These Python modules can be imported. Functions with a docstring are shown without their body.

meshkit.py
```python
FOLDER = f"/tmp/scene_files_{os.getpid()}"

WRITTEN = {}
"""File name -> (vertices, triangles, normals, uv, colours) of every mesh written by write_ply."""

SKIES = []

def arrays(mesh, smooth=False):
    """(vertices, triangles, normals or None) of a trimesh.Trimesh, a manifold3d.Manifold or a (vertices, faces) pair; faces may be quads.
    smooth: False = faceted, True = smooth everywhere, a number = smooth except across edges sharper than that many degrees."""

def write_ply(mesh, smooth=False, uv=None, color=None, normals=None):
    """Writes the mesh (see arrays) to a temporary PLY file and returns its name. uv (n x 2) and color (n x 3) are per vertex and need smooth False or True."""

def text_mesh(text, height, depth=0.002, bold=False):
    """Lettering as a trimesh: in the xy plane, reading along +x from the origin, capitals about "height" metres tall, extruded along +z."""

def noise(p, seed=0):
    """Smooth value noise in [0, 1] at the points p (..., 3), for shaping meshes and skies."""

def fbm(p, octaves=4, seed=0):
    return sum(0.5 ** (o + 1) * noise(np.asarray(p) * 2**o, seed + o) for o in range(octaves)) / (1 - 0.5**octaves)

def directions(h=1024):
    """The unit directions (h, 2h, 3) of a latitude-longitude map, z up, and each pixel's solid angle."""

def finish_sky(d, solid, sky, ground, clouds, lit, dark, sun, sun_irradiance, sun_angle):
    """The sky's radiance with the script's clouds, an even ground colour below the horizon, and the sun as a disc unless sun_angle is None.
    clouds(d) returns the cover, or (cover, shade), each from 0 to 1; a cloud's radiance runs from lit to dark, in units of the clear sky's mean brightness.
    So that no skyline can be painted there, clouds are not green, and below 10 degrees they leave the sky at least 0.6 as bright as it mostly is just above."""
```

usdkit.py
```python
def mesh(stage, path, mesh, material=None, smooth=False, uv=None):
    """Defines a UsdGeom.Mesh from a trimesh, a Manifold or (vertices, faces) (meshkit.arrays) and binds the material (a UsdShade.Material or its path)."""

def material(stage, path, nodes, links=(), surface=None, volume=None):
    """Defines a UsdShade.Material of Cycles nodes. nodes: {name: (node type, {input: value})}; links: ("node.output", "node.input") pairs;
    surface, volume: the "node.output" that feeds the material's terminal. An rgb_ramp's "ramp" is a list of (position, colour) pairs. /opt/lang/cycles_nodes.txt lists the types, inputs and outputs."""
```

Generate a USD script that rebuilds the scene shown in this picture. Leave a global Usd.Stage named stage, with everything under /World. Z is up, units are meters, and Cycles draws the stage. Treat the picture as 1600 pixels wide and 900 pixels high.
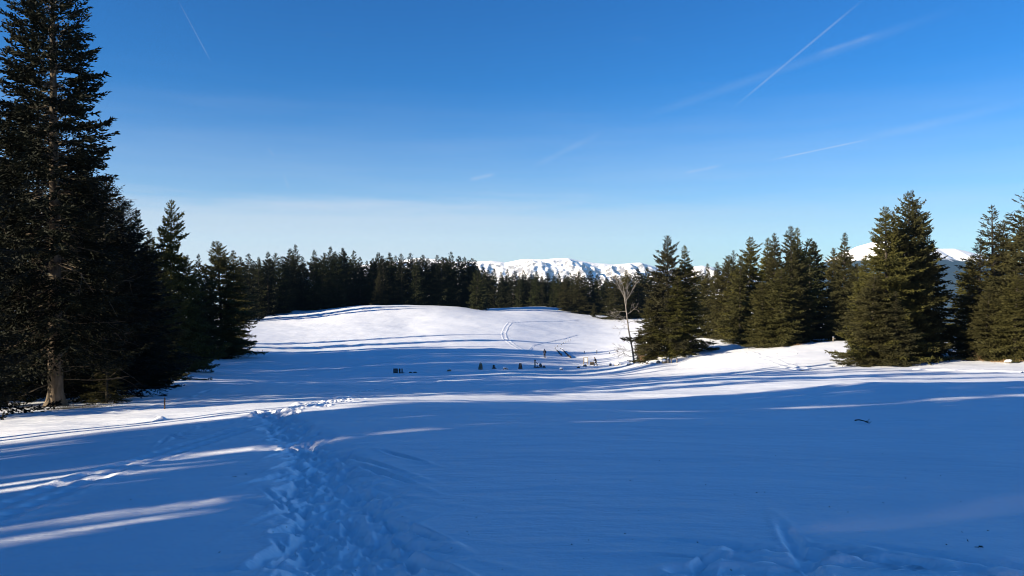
import math, random
import numpy as np
import trimesh
import manifold3d as m3
from scipy.interpolate import RBFInterpolator
import usdkit
from meshkit import noise, fbm
from pxr import Usd, UsdGeom, UsdLux, UsdShade, Gf, Sdf, Vt

random.seed(7)
stage = Usd.Stage.CreateInMemory()
UsdGeom.SetStageUpAxis(stage, 'Z')
UsdGeom.SetStageMetersPerUnit(stage, 1.0)
UsdGeom.Xform.Define(stage, '/World')
UsdGeom.Scope.Define(stage, '/World/Looks')

# ------------------------------------------------------------------ camera
EYE = np.array([0.0, 0.0, 1.65])
FPX = 1600 * 26 / 36.0
PITCH = math.atan(10 / FPX)            # looking down a little
cam = UsdGeom.Camera.Define(stage, '/World/camera')
cam.CreateHorizontalApertureAttr(36.0)
cam.CreateVerticalApertureAttr(20.25)
cam.CreateFocalLengthAttr(26.0)
cam.CreateFStopAttr(0.0)
cam.CreateClippingRangeAttr((0.05, 100000.0))
cam.AddTranslateOp().Set(Gf.Vec3d(*EYE))
cam.AddRotateXOp().Set(90 - math.degrees(PITCH))
cam.CreateExposureAttr(1.95)


def ray(px, py):
    """World direction (with unit forward part) through a pixel of the 1600 x 900 photograph."""
    a, b = (px - 800) / FPX, (450 - py) / FPX
    c, s = math.cos(PITCH), math.sin(PITCH)
    return np.array([a, c + b * s, -s + b * c])


# ------------------------------------------------------------------ sun and sky
SUN_TH, SUN_EL = math.radians(65), math.radians(15.0)
SUN = np.array([-math.sin(SUN_TH) * math.cos(SUN_EL), -math.cos(SUN_TH) * math.cos(SUN_EL), math.sin(SUN_EL)])
sun = UsdLux.DistantLight.Define(stage, '/World/sun')
sun.CreateIntensityAttr(0.80)
sun.CreateAngleAttr(0.5)
sun.CreateNormalizeAttr(True)
sun.CreateColorAttr(Gf.Vec3f(1.0, 0.90, 0.72))
zx = SUN
xx = np.cross([0, 0, 1], zx); xx /= np.linalg.norm(xx)
yx = np.cross(zx, xx)
sun.AddTransformOp().Set(Gf.Matrix4d(*xx, 0, *yx, 0, *zx, 0, 0, 0, 0, 1))

SKY_STRENGTH = 0.05


def sky_material():
    n = {
        'sky': ('sky_texture', {'sky_type': 'single_scattering', 'sun_disc': False, 'sun_elevation': SUN_EL, 'sun_rotation': math.atan2(SUN[0], SUN[1]),
                                'altitude': 1600.0, 'air_density': 1.0, 'aerosol_density': 0.35, 'ozone_density': 2.0}),
        'grade': ('mix_color', {'blend_type': 'multiply', 'fac': 1.0, 'b': (0.20, 0.555, 0.84)}),
        'sat': ('hsv', {'hue': 0.5, 'saturation': 1.3, 'value': 1.0, 'fac': 1.0}),
        'tc': ('texture_coordinate', {}),
        'xyz': ('separate_xyz', {}),
        'bg': ('background_shader', {'strength': SKY_STRENGTH}),
    }
    l = [('sky.color', 'sat.color'), ('sat.color', 'grade.a'), ('tc.generated', 'xyz.vector')]
    k = [0]

    def node(kind, inputs, *links):
        k[0] += 1
        name = f'n{k[0]}'
        n[name] = (kind, inputs)
        for src, dst in links:
            l.append((src, f'{name}.{dst}'))
        return name

    def smooth(src, a, b, lo=0.0, hi=1.0):
        return node('map_range', {'range_type': 'smoothstep', 'from_min': a, 'from_max': b, 'to_min': lo, 'to_max': hi, 'clamp': True}, (src, 'value')) + '.result'

    def mul(a, b):
        return node('math', {'math_type': 'multiply'}, (a, 'value1'), (b, 'value2')) + '.value'

    def times(a, v):
        return node('math', {'math_type': 'multiply', 'value2': v}, (a, 'value1')) + '.value'

    def add(a, b):
        return node('math', {'math_type': 'add', 'use_clamp': True}, (a, 'value1'), (b, 'value2')) + '.value'

    # a thin veil of high cloud lying along the horizon
    mp = node('mapping', {'scale': (2.2, 2.2, 26.0)}, ('tc.generated', 'vector')) + '.vector'
    nz = node('noise_texture', {'scale': 1.6, 'detail': 6.0, 'roughness': 0.6}, (mp, 'vector')) + '.fac'
    wob = node('math', {'math_type': 'multiply_add', 'value2': 0.07, 'value3': -0.035}, (nz, 'value1')) + '.value'
    el = node('math', {'math_type': 'add'}, ('xyz.z', 'value1'), (wob, 'value2')) + '.value'
    edge = mul(smooth(el, 0.080, 0.120, 0.34, 0.0), smooth('xyz.x', -0.25, 0.45, 1.0, 0.25))
    total = add(edge, smooth(el, 0.0, 0.27, 0.50, 0.0))
    # wisps
    mp2 = node('mapping', {'scale': (3.0, 3.0, 16.0), 'rotation': (0.25, 0.2, 0.0)}, ('tc.generated', 'vector')) + '.vector'
    nz2 = node('noise_texture', {'scale': 2.4, 'detail': 6.0, 'roughness': 0.55, 'distortion': 0.4}, (mp2, 'vector')) + '.fac'
    total = add(total, smooth(nz2, 0.66, 0.9, 0.0, 0.07))
    # vapour trails: great-circle arcs
    trails = [((278, 0), (330, 97), .0011, .14), ((1348, 0), (1146, 168), .0022, .17), ((1500, 12), (985, 190), .0085, .055), ((1366, 216), (1200, 251), .0016, .24),
              ((1375, 52), (1275, 85), .004, .10), ((1130, 258), (1066, 271), .003, .14), ((774, 272), (733, 281), .004, .22), ((945, 205), (830, 262), .006, .06),
              ((1600, 160), (1330, 222), .008, .08), ((418, 230), (428, 244), .0016, .10), ((443, 272), (452, 297), .0016, .10)]
    for a, b, w, op in trails:
        da, db = ray(*a), ray(*b)
        da, db = da / np.linalg.norm(da), db / np.linalg.norm(db)
        nn = np.cross(da, db); nn /= np.linalg.norm(nn)
        mid = da + db; mid /= np.linalg.norm(mid)
        t = np.cross(nn, mid)
        half = float(abs(np.dot(da, t)))
        d1 = node('vector_math', {'math_type': 'dot_product', 'vector2': tuple(nn)}, ('tc.generated', 'vector1')) + '.value'
        d1 = node('math', {'math_type': 'absolute'}, (d1, 'value1')) + '.value'
        d2 = node('vector_math', {'math_type': 'dot_product', 'vector2': tuple(t)}, ('tc.generated', 'vector1')) + '.value'
        d2 = node('math', {'math_type': 'absolute'}, (d2, 'value1')) + '.value'
        front = node('vector_math', {'math_type': 'dot_product', 'vector2': tuple(mid)}, ('tc.generated', 'vector1')) + '.value'
        m = mul(smooth(d1, 0.0, w, op, 0.0), smooth(d2, half * .45, half * 1.1, 1.0, 0.0))
        m = mul(m, smooth(front, 0.2, 0.4))
        nz3 = node('noise_texture', {'scale': 30.0, 'detail': 3.0}, ('tc.generated', 'vector')) + '.fac'
        total = add(total, mul(m, smooth(nz3, 0.2, 0.7, 0.55, 1.1)))
    mixn = node('mix_color', {'blend_type': 'mix', 'b': VEIL}, (total, 'fac'), ('grade.result', 'a'))
    l.append((f'{mixn}.result', 'bg.color'))
    return usdkit.material(stage, '/World/Looks/sky', n, l, surface='bg.background')


VEIL = (3.25, 3.68, 4.3)
dome = UsdLux.DomeLight.Define(stage, '/World/sky')
dome.CreateIntensityAttr(1.0)
dome.GetPrim().SetCustomDataByKey('kind', 'structure')
UsdShade.MaterialBindingAPI.Apply(dome.GetPrim()).Bind(sky_material())

# ------------------------------------------------------------------ helpers
USED = {}


def numbered(parent, name):
    k = USED.get((parent, name), -1) + 1
    USED[(parent, name)] = k
    return f'{parent}/{name}' + (f'_{k:03d}' if k else '')


def tag(p, label=None, cat=None, group=None, kind=None):
    p = p.GetPrim()
    for key, val in (('label', label), ('category', cat), ('group', group), ('kind', kind)):
        if val:
            p.SetCustomDataByKey(key, val)
    return p


def obj(name, mesh, mat, parent=None, smooth=False):
    path = numbered(str(parent.GetPath()) if parent else '/World', name)
    return usdkit.mesh(stage, path, mesh, mat, smooth=smooth).GetPrim()


def thing(name, label, cat, loc=(0, 0, 0), rotz=0.0, group=None, scale=None):
    x = UsdGeom.Xform.Define(stage, numbered('/World', name))
    x.AddTranslateOp().Set(Gf.Vec3d(*map(float, loc)))
    x.AddRotateZOp().Set(float(rotz))
    if scale is not None:
        x.AddScaleOp().Set(Gf.Vec3f(*map(float, scale)))
    tag(x, label, cat, group)
    return x.GetPrim()


def join(parts):
    vs, fs, n = [], [], 0
    for v, f in parts:
        vs.append(np.asarray(v, float)); fs.append(np.asarray(f, int) + n); n += len(v)
    return np.vstack(vs), np.vstack(fs)


def tube(p, r, sides=6, cap=True):
    p = np.asarray(p, float); r = np.broadcast_to(r, (len(p),)).astype(float)
    t = np.gradient(p, axis=0); t /= np.linalg.norm(t, axis=1, keepdims=True) + 1e-12
    ref = np.array([1.0, 0, 0]) if abs(t[0][0]) < 0.8 else np.array([0, 1.0, 0])
    a = np.cross(t, ref); a /= np.linalg.norm(a, axis=1, keepdims=True) + 1e-12
    b = np.cross(t, a)
    ang = np.arange(sides) * 2 * np.pi / sides
    v = (p[:, None] + r[:, None, None] * (np.cos(ang)[None, :, None] * a[:, None] + np.sin(ang)[None, :, None] * b[:, None])).reshape(-1, 3)
    f = []
    i, j = np.meshgrid(np.arange(len(p) - 1), np.arange(sides), indexing='ij')
    q = np.stack([i * sides + j, i * sides + (j + 1) % sides, (i + 1) * sides + (j + 1) % sides, (i + 1) * sides + j], -1).reshape(-1, 4)
    f = np.vstack([q[:, [0, 1, 2]], q[:, [0, 2, 3]]])
    if cap:
        n = len(v)
        v = np.vstack([v, p[:1], p[-1:]])
        k = np.arange(sides)
        f = np.vstack([f, np.stack([np.full(sides, n), (k + 1) % sides, k], 1), np.stack([np.full(sides, n + 1), k + (len(p) - 1) * sides, (k + 1) % sides + (len(p) - 1) * sides], 1)])
    return v, f


def tm(mesh):
    return np.array(mesh.vertices), np.array(mesh.faces)


def box(sx, sy, sz, at=(0, 0, 0), bev=0.012):
    """A box standing on at, its edges chamfered."""
    b = min(bev, 0.3 * min(sx, sy, sz))
    pts = []
    for X in (-1, 1):
        for Y in (-1, 1):
            for Z in (-1, 1):
                c = np.array([X * sx / 2, Y * sy / 2, Z * sz / 2])
                for k in range(3):
                    d = np.array([X, Y, Z], float) * b; d[k] = 0
                    pts.append(c - d)
    m = trimesh.convex.convex_hull(np.array(pts))
    m.apply_translation(np.array(at) + [0, 0, sz / 2])
    return tm(m)


def rock(sx, sy, sz, seed, at=(0, 0, 0)):
    m = trimesh.creation.icosphere(3, 1.0)
    v = np.array(m.vertices)
    v *= (0.7 + 0.6 * fbm(v * 1.3 + seed * 7.3, 4, seed))[:, None]
    v *= np.array([sx, sy, sz])
    v[:, 2] = np.maximum(v[:, 2], -0.25 * sz)
    return v + np.array(at), np.array(m.faces)


# ------------------------------------------------------------------ materials
def mat(name, nodes, links, surface):
    return usdkit.material(stage, f'/World/Looks/{name}', nodes, links, surface=surface)


def rough_mat(name, c1, c2, scale, rough=0.85, bump=0.02, stretch=(1, 1, 1)):
    return mat(name, {
        'g': ('texture_coordinate', {}), 'm': ('mapping', {'scale': stretch}),
        'n': ('noise_texture', {'scale': scale, 'detail': 6.0, 'roughness': 0.6}),
        'r': ('rgb_ramp', {'ramp': [(0.3, c1), (0.7, c2)]}),
        'b': ('bump', {'distance': bump, 'strength': 0.8}),
        'p': ('principled_bsdf', {'roughness': rough, 'specular_ior_level': 0.2})},
        [('g.object', 'm.vector'), ('m.vector', 'n.vector'), ('n.fac', 'r.fac'), ('r.color', 'p.base_color'), ('n.fac', 'b.height'), ('b.normal', 'p.normal')], 'p.BSDF')


SNOW = mat('snow', {
    'g': ('geometry', {}),
    'm1': ('mapping', {'scale': (1.0, 2.6, 1.0), 'rotation': (0, 0, 0.35)}),
    'n1': ('noise_texture', {'scale': 1.1, 'detail': 7.0, 'roughness': 0.55}),
    'n2': ('noise_texture', {'scale': 22.0, 'detail': 3.0, 'roughness': 0.6}),
    'n3': ('noise_texture', {'scale': 0.12, 'detail': 5.0, 'roughness': 0.6}),
    'r': ('rgb_ramp', {'ramp': [(0.3, (0.80, 0.82, 0.85)), (0.65, (0.88, 0.89, 0.91))]}),
    'n0': ('noise_texture', {'scale': 0.33, 'detail': 6.0, 'roughness': 0.6}),
    'b0': ('bump', {'distance': 0.30, 'strength': 0.45}),
    'np': ('noise_texture', {'scale': 0.22, 'detail': 4.0, 'roughness': 0.6, 'distortion': 0.6}),
    'pm': ('map_range', {'range_type': 'smoothstep', 'from_min': 0.42, 'from_max': 0.66, 'to_min': 0.2, 'to_max': 1.0, 'clamp': True}),
    'b1': ('bump', {'distance': 0.08, 'strength': 0.6}),
    'b2': ('bump', {'distance': 0.010, 'strength': 0.6}),
    'p': ('principled_bsdf', {'roughness': 0.6, 'specular_ior_level': 0.25})},
    [('g.position', 'm1.vector'), ('m1.vector', 'n1.vector'), ('g.position', 'n2.vector'), ('m1.vector', 'n3.vector'), ('n3.fac', 'r.fac'), ('r.color', 'p.base_color'),
     ('m1.vector', 'n0.vector'), ('n0.fac', 'b0.height'), ('b0.normal', 'b1.normal'), ('g.position', 'np.vector'), ('np.fac', 'pm.value'), ('pm.result', 'b1.strength'), ('n1.fac', 'b1.height'), ('n2.fac', 'b2.height'), ('b1.normal', 'b2.normal'), ('b2.normal', 'p.normal')], 'p.BSDF')


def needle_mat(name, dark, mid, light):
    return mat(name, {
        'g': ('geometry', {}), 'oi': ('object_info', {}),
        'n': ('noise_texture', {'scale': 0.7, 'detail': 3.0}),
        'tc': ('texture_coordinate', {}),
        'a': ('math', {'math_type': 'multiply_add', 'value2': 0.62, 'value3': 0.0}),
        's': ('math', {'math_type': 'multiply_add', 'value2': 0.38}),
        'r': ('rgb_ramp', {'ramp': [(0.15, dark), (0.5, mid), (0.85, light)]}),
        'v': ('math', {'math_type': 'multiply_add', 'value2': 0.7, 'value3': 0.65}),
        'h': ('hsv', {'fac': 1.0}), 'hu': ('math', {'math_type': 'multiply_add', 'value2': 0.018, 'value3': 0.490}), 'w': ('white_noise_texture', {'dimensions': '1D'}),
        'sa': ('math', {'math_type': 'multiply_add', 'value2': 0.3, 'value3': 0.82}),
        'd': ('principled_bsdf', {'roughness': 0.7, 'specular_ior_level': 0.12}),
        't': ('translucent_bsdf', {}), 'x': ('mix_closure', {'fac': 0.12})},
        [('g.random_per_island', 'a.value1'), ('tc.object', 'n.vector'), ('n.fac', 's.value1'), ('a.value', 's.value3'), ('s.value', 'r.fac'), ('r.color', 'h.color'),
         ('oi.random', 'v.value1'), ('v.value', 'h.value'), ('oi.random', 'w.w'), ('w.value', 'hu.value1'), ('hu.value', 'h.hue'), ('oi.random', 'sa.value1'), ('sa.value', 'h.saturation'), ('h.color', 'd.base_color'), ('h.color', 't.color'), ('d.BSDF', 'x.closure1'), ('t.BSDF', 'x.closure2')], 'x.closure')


NEEDLE = needle_mat('needles', (0.040, 0.038, 0.011), (0.088, 0.076, 0.022), (0.160, 0.122, 0.042))
NEEDLE_DARK = needle_mat('needles_dark', (0.018, 0.021, 0.008), (0.038, 0.038, 0.013), (0.075, 0.064, 0.022))
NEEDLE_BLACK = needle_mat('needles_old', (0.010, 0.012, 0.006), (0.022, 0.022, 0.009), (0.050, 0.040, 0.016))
BARK = rough_mat('bark', (0.018, 0.017, 0.011), (0.17, 0.125, 0.085), 5.0, bump=0.08, stretch=(1.0, 1.0, 0.35))
BARK_DARK = rough_mat('bark_dark', (0.02, 0.017, 0.013), (0.07, 0.058, 0.042), 9.0, bump=0.02, stretch=(1, 1, 0.35))
BARE = rough_mat('bare_bark', (0.11, 0.10, 0.088), (0.24, 0.215, 0.195), 8.0, bump=0.02, stretch=(1, 1, 0.4))
WOOD = rough_mat('weathered_wood', (0.09, 0.075, 0.06), (0.26, 0.22, 0.18), 12.0, bump=0.01, stretch=(1, 1, 0.2))
WOOD_DARK = rough_mat('dark_wood', (0.02, 0.017, 0.016), (0.06, 0.05, 0.045), 12.0, bump=0.01, stretch=(1, 1, 0.2))
STONE = rough_mat('stone', (0.07, 0.065, 0.06), (0.22, 0.20, 0.175), 5.0, bump=0.03)
STONE_TAN = rough_mat('tan_stone', (0.12, 0.09, 0.055), (0.28, 0.22, 0.14), 6.0, bump=0.03)
GRASS = rough_mat('dry_grass', (0.15, 0.09, 0.04), (0.34, 0.22, 0.11), 3.0)


# ------------------------------------------------------------------ the ground
# (photo x, photo y, metres ahead): what the slopes must pass through
PIX = [
    (0, 695, 17.5), (0, 640, 29), (87, 633, 31), (240, 597, 58), (345, 553, 140), (250, 560, 120), (430, 598, 52), (400, 497, 262), (400, 530, 185), (300, 640, 27),
    (480, 486, 290), (560, 478, 292), (640, 477, 292), (720, 479, 300), (760, 484, 306), (640, 541, 165), (640, 579, 118), (640, 511, 222), (500, 515, 215),
    (800, 500, 250), (800, 530, 192), (851, 559, 156), (830, 575, 128), (830, 600, 60), (830, 588, 84), (600, 628, 22.5), (900, 630, 25.5), (480, 700, 12.6),
    (940, 499, 292), (900, 488, 322), (830, 479, 356), (960, 520, 232), (950, 546, 182), (930, 571, 142), (988, 567, 131), (1040, 552, 124), (1055, 566, 117),
    (1090, 549, 126), (1220, 538, 125), (1150, 560, 111), (1300, 533, 124), (1330, 561, 92), (1300, 573, 81), (1400, 569, 79), (1530, 560, 82), (1600, 563, 78), (1455, 559, 85),
    (1000, 596, 50), (1000, 620, 30), (1600, 598, 33), (1300, 588, 52), (1150, 588, 62), (1600, 800, 6.7), (1200, 700, 11.5), (800, 900, 4.75), (1250, 528, 150), (1000, 510, 250)]
XYD = [(0, 0, 0.0), (3, 0, 0.02), (-3, 0, -0.15), (-5, 4, -0.55), (0, -12, 0.5), (-12, 0, -1.1), (12, 0, 0.2), (0, -40, 2.0), (-45, 0, -3.0), (-40, -40, 0), (50, 10, -0.5),
       (-60, 40, -4.8), (-90, 80, -7), (60, -40, 3), (90, 60, -4), (-60, 120, -9.5), (-110, 170, -10), (-160, 280, -10), (-100, 330, -9), (20, 400, -13), (120, 330, -15),
       (100, 170, -11), (140, 240, -18), (160, 110, -8), (-200, 60, -8), (200, -100, 4), (-200, -150, 2), (0, -250, 6)]
for k, (R, z) in enumerate([(560, -48), (900, -150), (1800, -360), (4000, -520), (9000, -560), (17000, -600)]):
    for a in np.arange(9) * 2 * math.pi / 9 + 0.2 * k:
        XYD.append((R * math.sin(a), R * math.cos(a), z))


def warp(x, y):
    r = np.hypot(x, y) + 1e-6
    s = np.arcsinh(r / 25.0) / r
    return np.stack([x * s, y * s], -1)


_pts, _val = [], []
for px, py, dep in PIX:
    d = ray(px, py); d = d / d[1]
    p = EYE + d * dep
    _pts.append(p[:2]); _val.append(p[2])
for x, y, z in XYD:
    _pts.append((x, y)); _val.append(z)
_pts = np.array(_pts, float)
_rbf = RBFInterpolator(warp(_pts[:, 0], _pts[:, 1]), np.array(_val), kernel='thin_plate_spline', smoothing=2e-4)


def base_height(x, y):
    x = np.atleast_1d(np.asarray(x, float)).ravel(); y = np.atleast_1d(np.asarray(y, float)).ravel()
    z = np.empty(len(x))
    for i in range(0, len(x), 60000):
        z[i:i + 60000] = _rbf(warp(x[i:i + 60000], y[i:i + 60000]))
    r = np.hypot(x, y)
    o = np.zeros_like(x)
    a = np.clip((r - 3) / 30, 0, 1)
    z += a * 0.9 * (fbm(np.stack([x / 22, y / 22, o], -1), 3, 11) - 0.5)
    z += 0.16 * (0.25 + 0.75 * a) * (fbm(np.stack([x / 3.2, y / 2.2, o + 5], -1), 3, 12) - 0.5)
    c = np.clip((noise(np.stack([x / 4.5 + 40, y / 3.0, o], -1), 21) - .35) * 2.2, 0, 1)        # wind crust in patches
    z += .035 * c * np.clip(1.6 - r / 40, 0, 1) * (fbm(np.stack([x / 1.1, y / .42, o + 9], -1), 3, 13) - .5)
    return z


def ground(x, y):
    return float(base_height([x], [y])[0])


def hit(px, py, lo=2.0, hi=420.0):
    """Where the line of sight through a pixel first meets the ground."""
    d = ray(px, py); d = d / d[1]
    t = np.geomspace(lo, hi, 260)
    p = EYE + t[:, None] * d
    g = base_height(p[:, 0], p[:, 1])
    below = np.nonzero(p[:, 2] < g)[0]
    k = below[0] if len(below) else int(np.argmin(p[:, 2] - g))
    if k == 0 or not len(below):
        return np.array([p[k, 0], p[k, 1], g[k]])
    a, b = p[k - 1, 2] - g[k - 1], g[k] - p[k, 2]
    q = p[k - 1] + (p[k] - p[k - 1]) * a / (a + b)
    return np.array([q[0], q[1], ground(q[0], q[1])])


def hits(pts):
    return np.array([hit(*p) for p in pts])


def resample(path, step):
    path = np.asarray(path, float)
    s = np.concatenate([[0], np.cumsum(np.linalg.norm(np.diff(path[:, :2], axis=0), axis=1))])
    n = max(2, int(s[-1] / step) + 1)
    q = np.linspace(0, s[-1], n)
    return np.stack([np.interp(q, s, path[:, k]) for k in range(path.shape[1])], 1)


rngf = np.random.default_rng(31)
DENTS = []      # x, y, heading, half length, half width, depth


def trample(pixels, width, step, depth, rng, lanes=1.0):
    p = resample(hits(pixels), step)
    t = np.gradient(p[:, :2], axis=0); t /= np.linalg.norm(t, axis=1, keepdims=True) + 1e-9
    for (x, y, _), (tx, ty) in zip(p, t):
        lat = np.clip(rng.normal(0, .55), -1.3, 1.3) * width
        x2, y2 = x - ty * lat + rng.normal(0, .05), y + tx * lat + rng.normal(0, .05)
        h = math.atan2(ty, tx) + rng.normal(0, 0.3)
        DENTS.append((x2, y2, h, rng.uniform(.11, .22), rng.uniform(.05, .10), depth * rng.uniform(.3, 1.1)))
        if rng.random() < .30:       # a drag mark or a slide
            DENTS.append((x2, y2, h + rng.normal(0, .35), rng.uniform(.4, 1.1), rng.uniform(.04, .09), depth * rng.uniform(.3, .6)))
        if rng.random() < .22:       # a thrown-up clod
            DENTS.append((x2 + rng.normal(0, .2), y2 + rng.normal(0, .2), rng.uniform(0, 3), rng.uniform(.05, .16), rng.uniform(.04, .08), -depth * rng.uniform(.2, .55)))
    return p


MAIN_TRACK = [(560, 899), (540, 850), (525, 800), (508, 750), (490, 710), (465, 682), (440, 662), (420, 648)]
trample(MAIN_TRACK, .35, .045, .095, rngf)
trample([(620, 899), (590, 830), (540, 760), (500, 705)], .18, .12, .09, rngf)
trample([(470, 899), (480, 830), (480, 770), (470, 715)], .2, .12, .10, rngf)
trample([(420, 648), (445, 640), (500, 632), (560, 618)], .55, .11, .20, rngf)
trample([(560, 612), (620, 603), (700, 592), (760, 587), (800, 586)], .5, .28, .26, rngf)
trample([(390, 652), (330, 665), (250, 690)], .3, .3, .07, rngf)
trample([(1040, 899), (1130, 884), (1250, 876), (1330, 872)], .35, .10, .10, rngf)
trample([(1330, 875), (1420, 885), (1500, 893), (1560, 899)], .4, .12, .08, rngf)
PATH = resample(hits(MAIN_TRACK), .2)
DENTS.append((*hit(250, 656)[:2], .3, .12, .10, -.11))
DENTS.append((*hit(1310, 572)[:2], 0.1, .75, .7, .55))
DENTS.append((*hit(1300, 569)[:2], 0.1, .9, .7, -.2))
for (a, b) in [((655, 720), (600, 705)), ((680, 840), (590, 805)), ((700, 890), (560, 835)), ((620, 735), (530, 705)), ((430, 880), (480, 820)), ((445, 780), (470, 740)), ((640, 755), (560, 725))]:
    p, q = hit(*a), hit(*b)
    DENTS.append(((p[0] + q[0]) / 2, (p[1] + q[1]) / 2, math.atan2(q[1] - p[1], q[0] - p[0]), np.linalg.norm(p - q) / 2 * 1.1, .055, .08))
SKI = [resample(hits([(0, 792), (130, 745), (260, 705), (380, 668), (440, 650)]), .4), resample(hits([(0, 812), (140, 752), (265, 712), (380, 674)]), .4),
       resample(hits([(225, 640), (320, 612), (400, 596)]), .6), resample(hits([(190, 642), (300, 622), (380, 610), (480, 600)]), .6)]


def dents(x, y):
    from scipy.spatial import cKDTree
    dz = np.zeros(len(x)); up = np.zeros(len(x))
    near = np.nonzero((np.hypot(x, y) < 130) & (y > 0))[0]
    tree = cKDTree(np.stack([x[near], y[near]], 1))
    for cx, cy, h, hl, hw, dep in DENTS:
        idx = tree.query_ball_point((cx, cy), max(hl, hw) * 2.2)
        if not idx:
            continue
        i = near[idx]
        dx, dy = x[i] - cx, y[i] - cy
        a = (dx * math.cos(h) + dy * math.sin(h)) / hl; b = (-dx * math.sin(h) + dy * math.cos(h)) / hw
        q = np.sqrt(a * a + b * b)
        if dep > 0:
            pit = np.clip(1.25 - q, 0, 1); pit = pit * pit * (3 - 2 * pit)
            dz[i] = np.minimum(dz[i], -dep * pit)
            up[i] = np.maximum(up[i], dep * 0.22 * np.exp(-((q - 1.45) / .35) ** 2))
        else:
            up[i] = np.maximum(up[i], -dep * np.clip(1 - q * q / 2.2, 0, 1))
    d, _ = cKDTree(PATH[:, :2]).query(np.stack([x[near], y[near]], 1), distance_upper_bound=1.5)
    ok = np.isfinite(d); i = near[ok]
    wv = .50 + .75 * (fbm(np.stack([x[i] * 1.6, y[i] * 1.6, 0 * x[i] + 3], -1), 3, 8) - .5)
    dz[i] = np.minimum(dz[i], 0) - .045 * np.clip((wv - d[ok]) / .34 + .5, 0, 1)
    for path in SKI:
        d, _ = cKDTree(path[:, :2]).query(np.stack([x[near], y[near]], 1), distance_upper_bound=1.0)
        ok = np.isfinite(d)
        i = near[ok]
        dz[i] = np.minimum(dz[i], -.06 * np.exp(-(d[ok] / .13) ** 2))
        up[i] = np.maximum(up[i], .025 * np.exp(-((d[ok] - .25) / .09) ** 2))
    trod = np.clip(-dz * 12, 0, 1)
    rough = (fbm(np.stack([x * 7, y * 7, 0 * x], -1), 3, 5) - .5) * .07
    return dz + up * (1 - trod) + trod * rough


def make_ground():
    r = np.concatenate([[0.01, .5, 1, 1.5, 2], np.exp(np.arange(math.log(2.3), math.log(30), .0078)), np.exp(np.arange(math.log(30.2), math.log(420), .0115)),
                        np.exp(np.arange(math.log(430), math.log(16500), .07))])
    a = np.radians(np.concatenate([np.arange(-39, 39, .15), np.arange(39, 321, 2.0)]))
    n = len(a)
    A, Rr = np.meshgrid(a, r)
    x, y = (Rr * np.sin(A)).ravel(), (Rr * np.cos(A)).ravel()
    z = base_height(x, y) + dents(x, y)
    i, j = np.meshgrid(np.arange(len(r) - 1), np.arange(n), indexing='ij')
    q = np.stack([i * n + j, i * n + (j + 1) % n, (i + 1) * n + (j + 1) % n, (i + 1) * n + j], -1).reshape(-1, 4)
    return np.stack([x, y, z], 1), np.vstack([q[:, [0, 2, 1]], q[:, [0, 3, 2]]])


gr = obj('snow_ground', make_ground(), SNOW, smooth=True)
tag(gr, 'snow-covered meadow dipping into a bowl, shaded blue in the foreground', 'snow', kind='structure')


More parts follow.
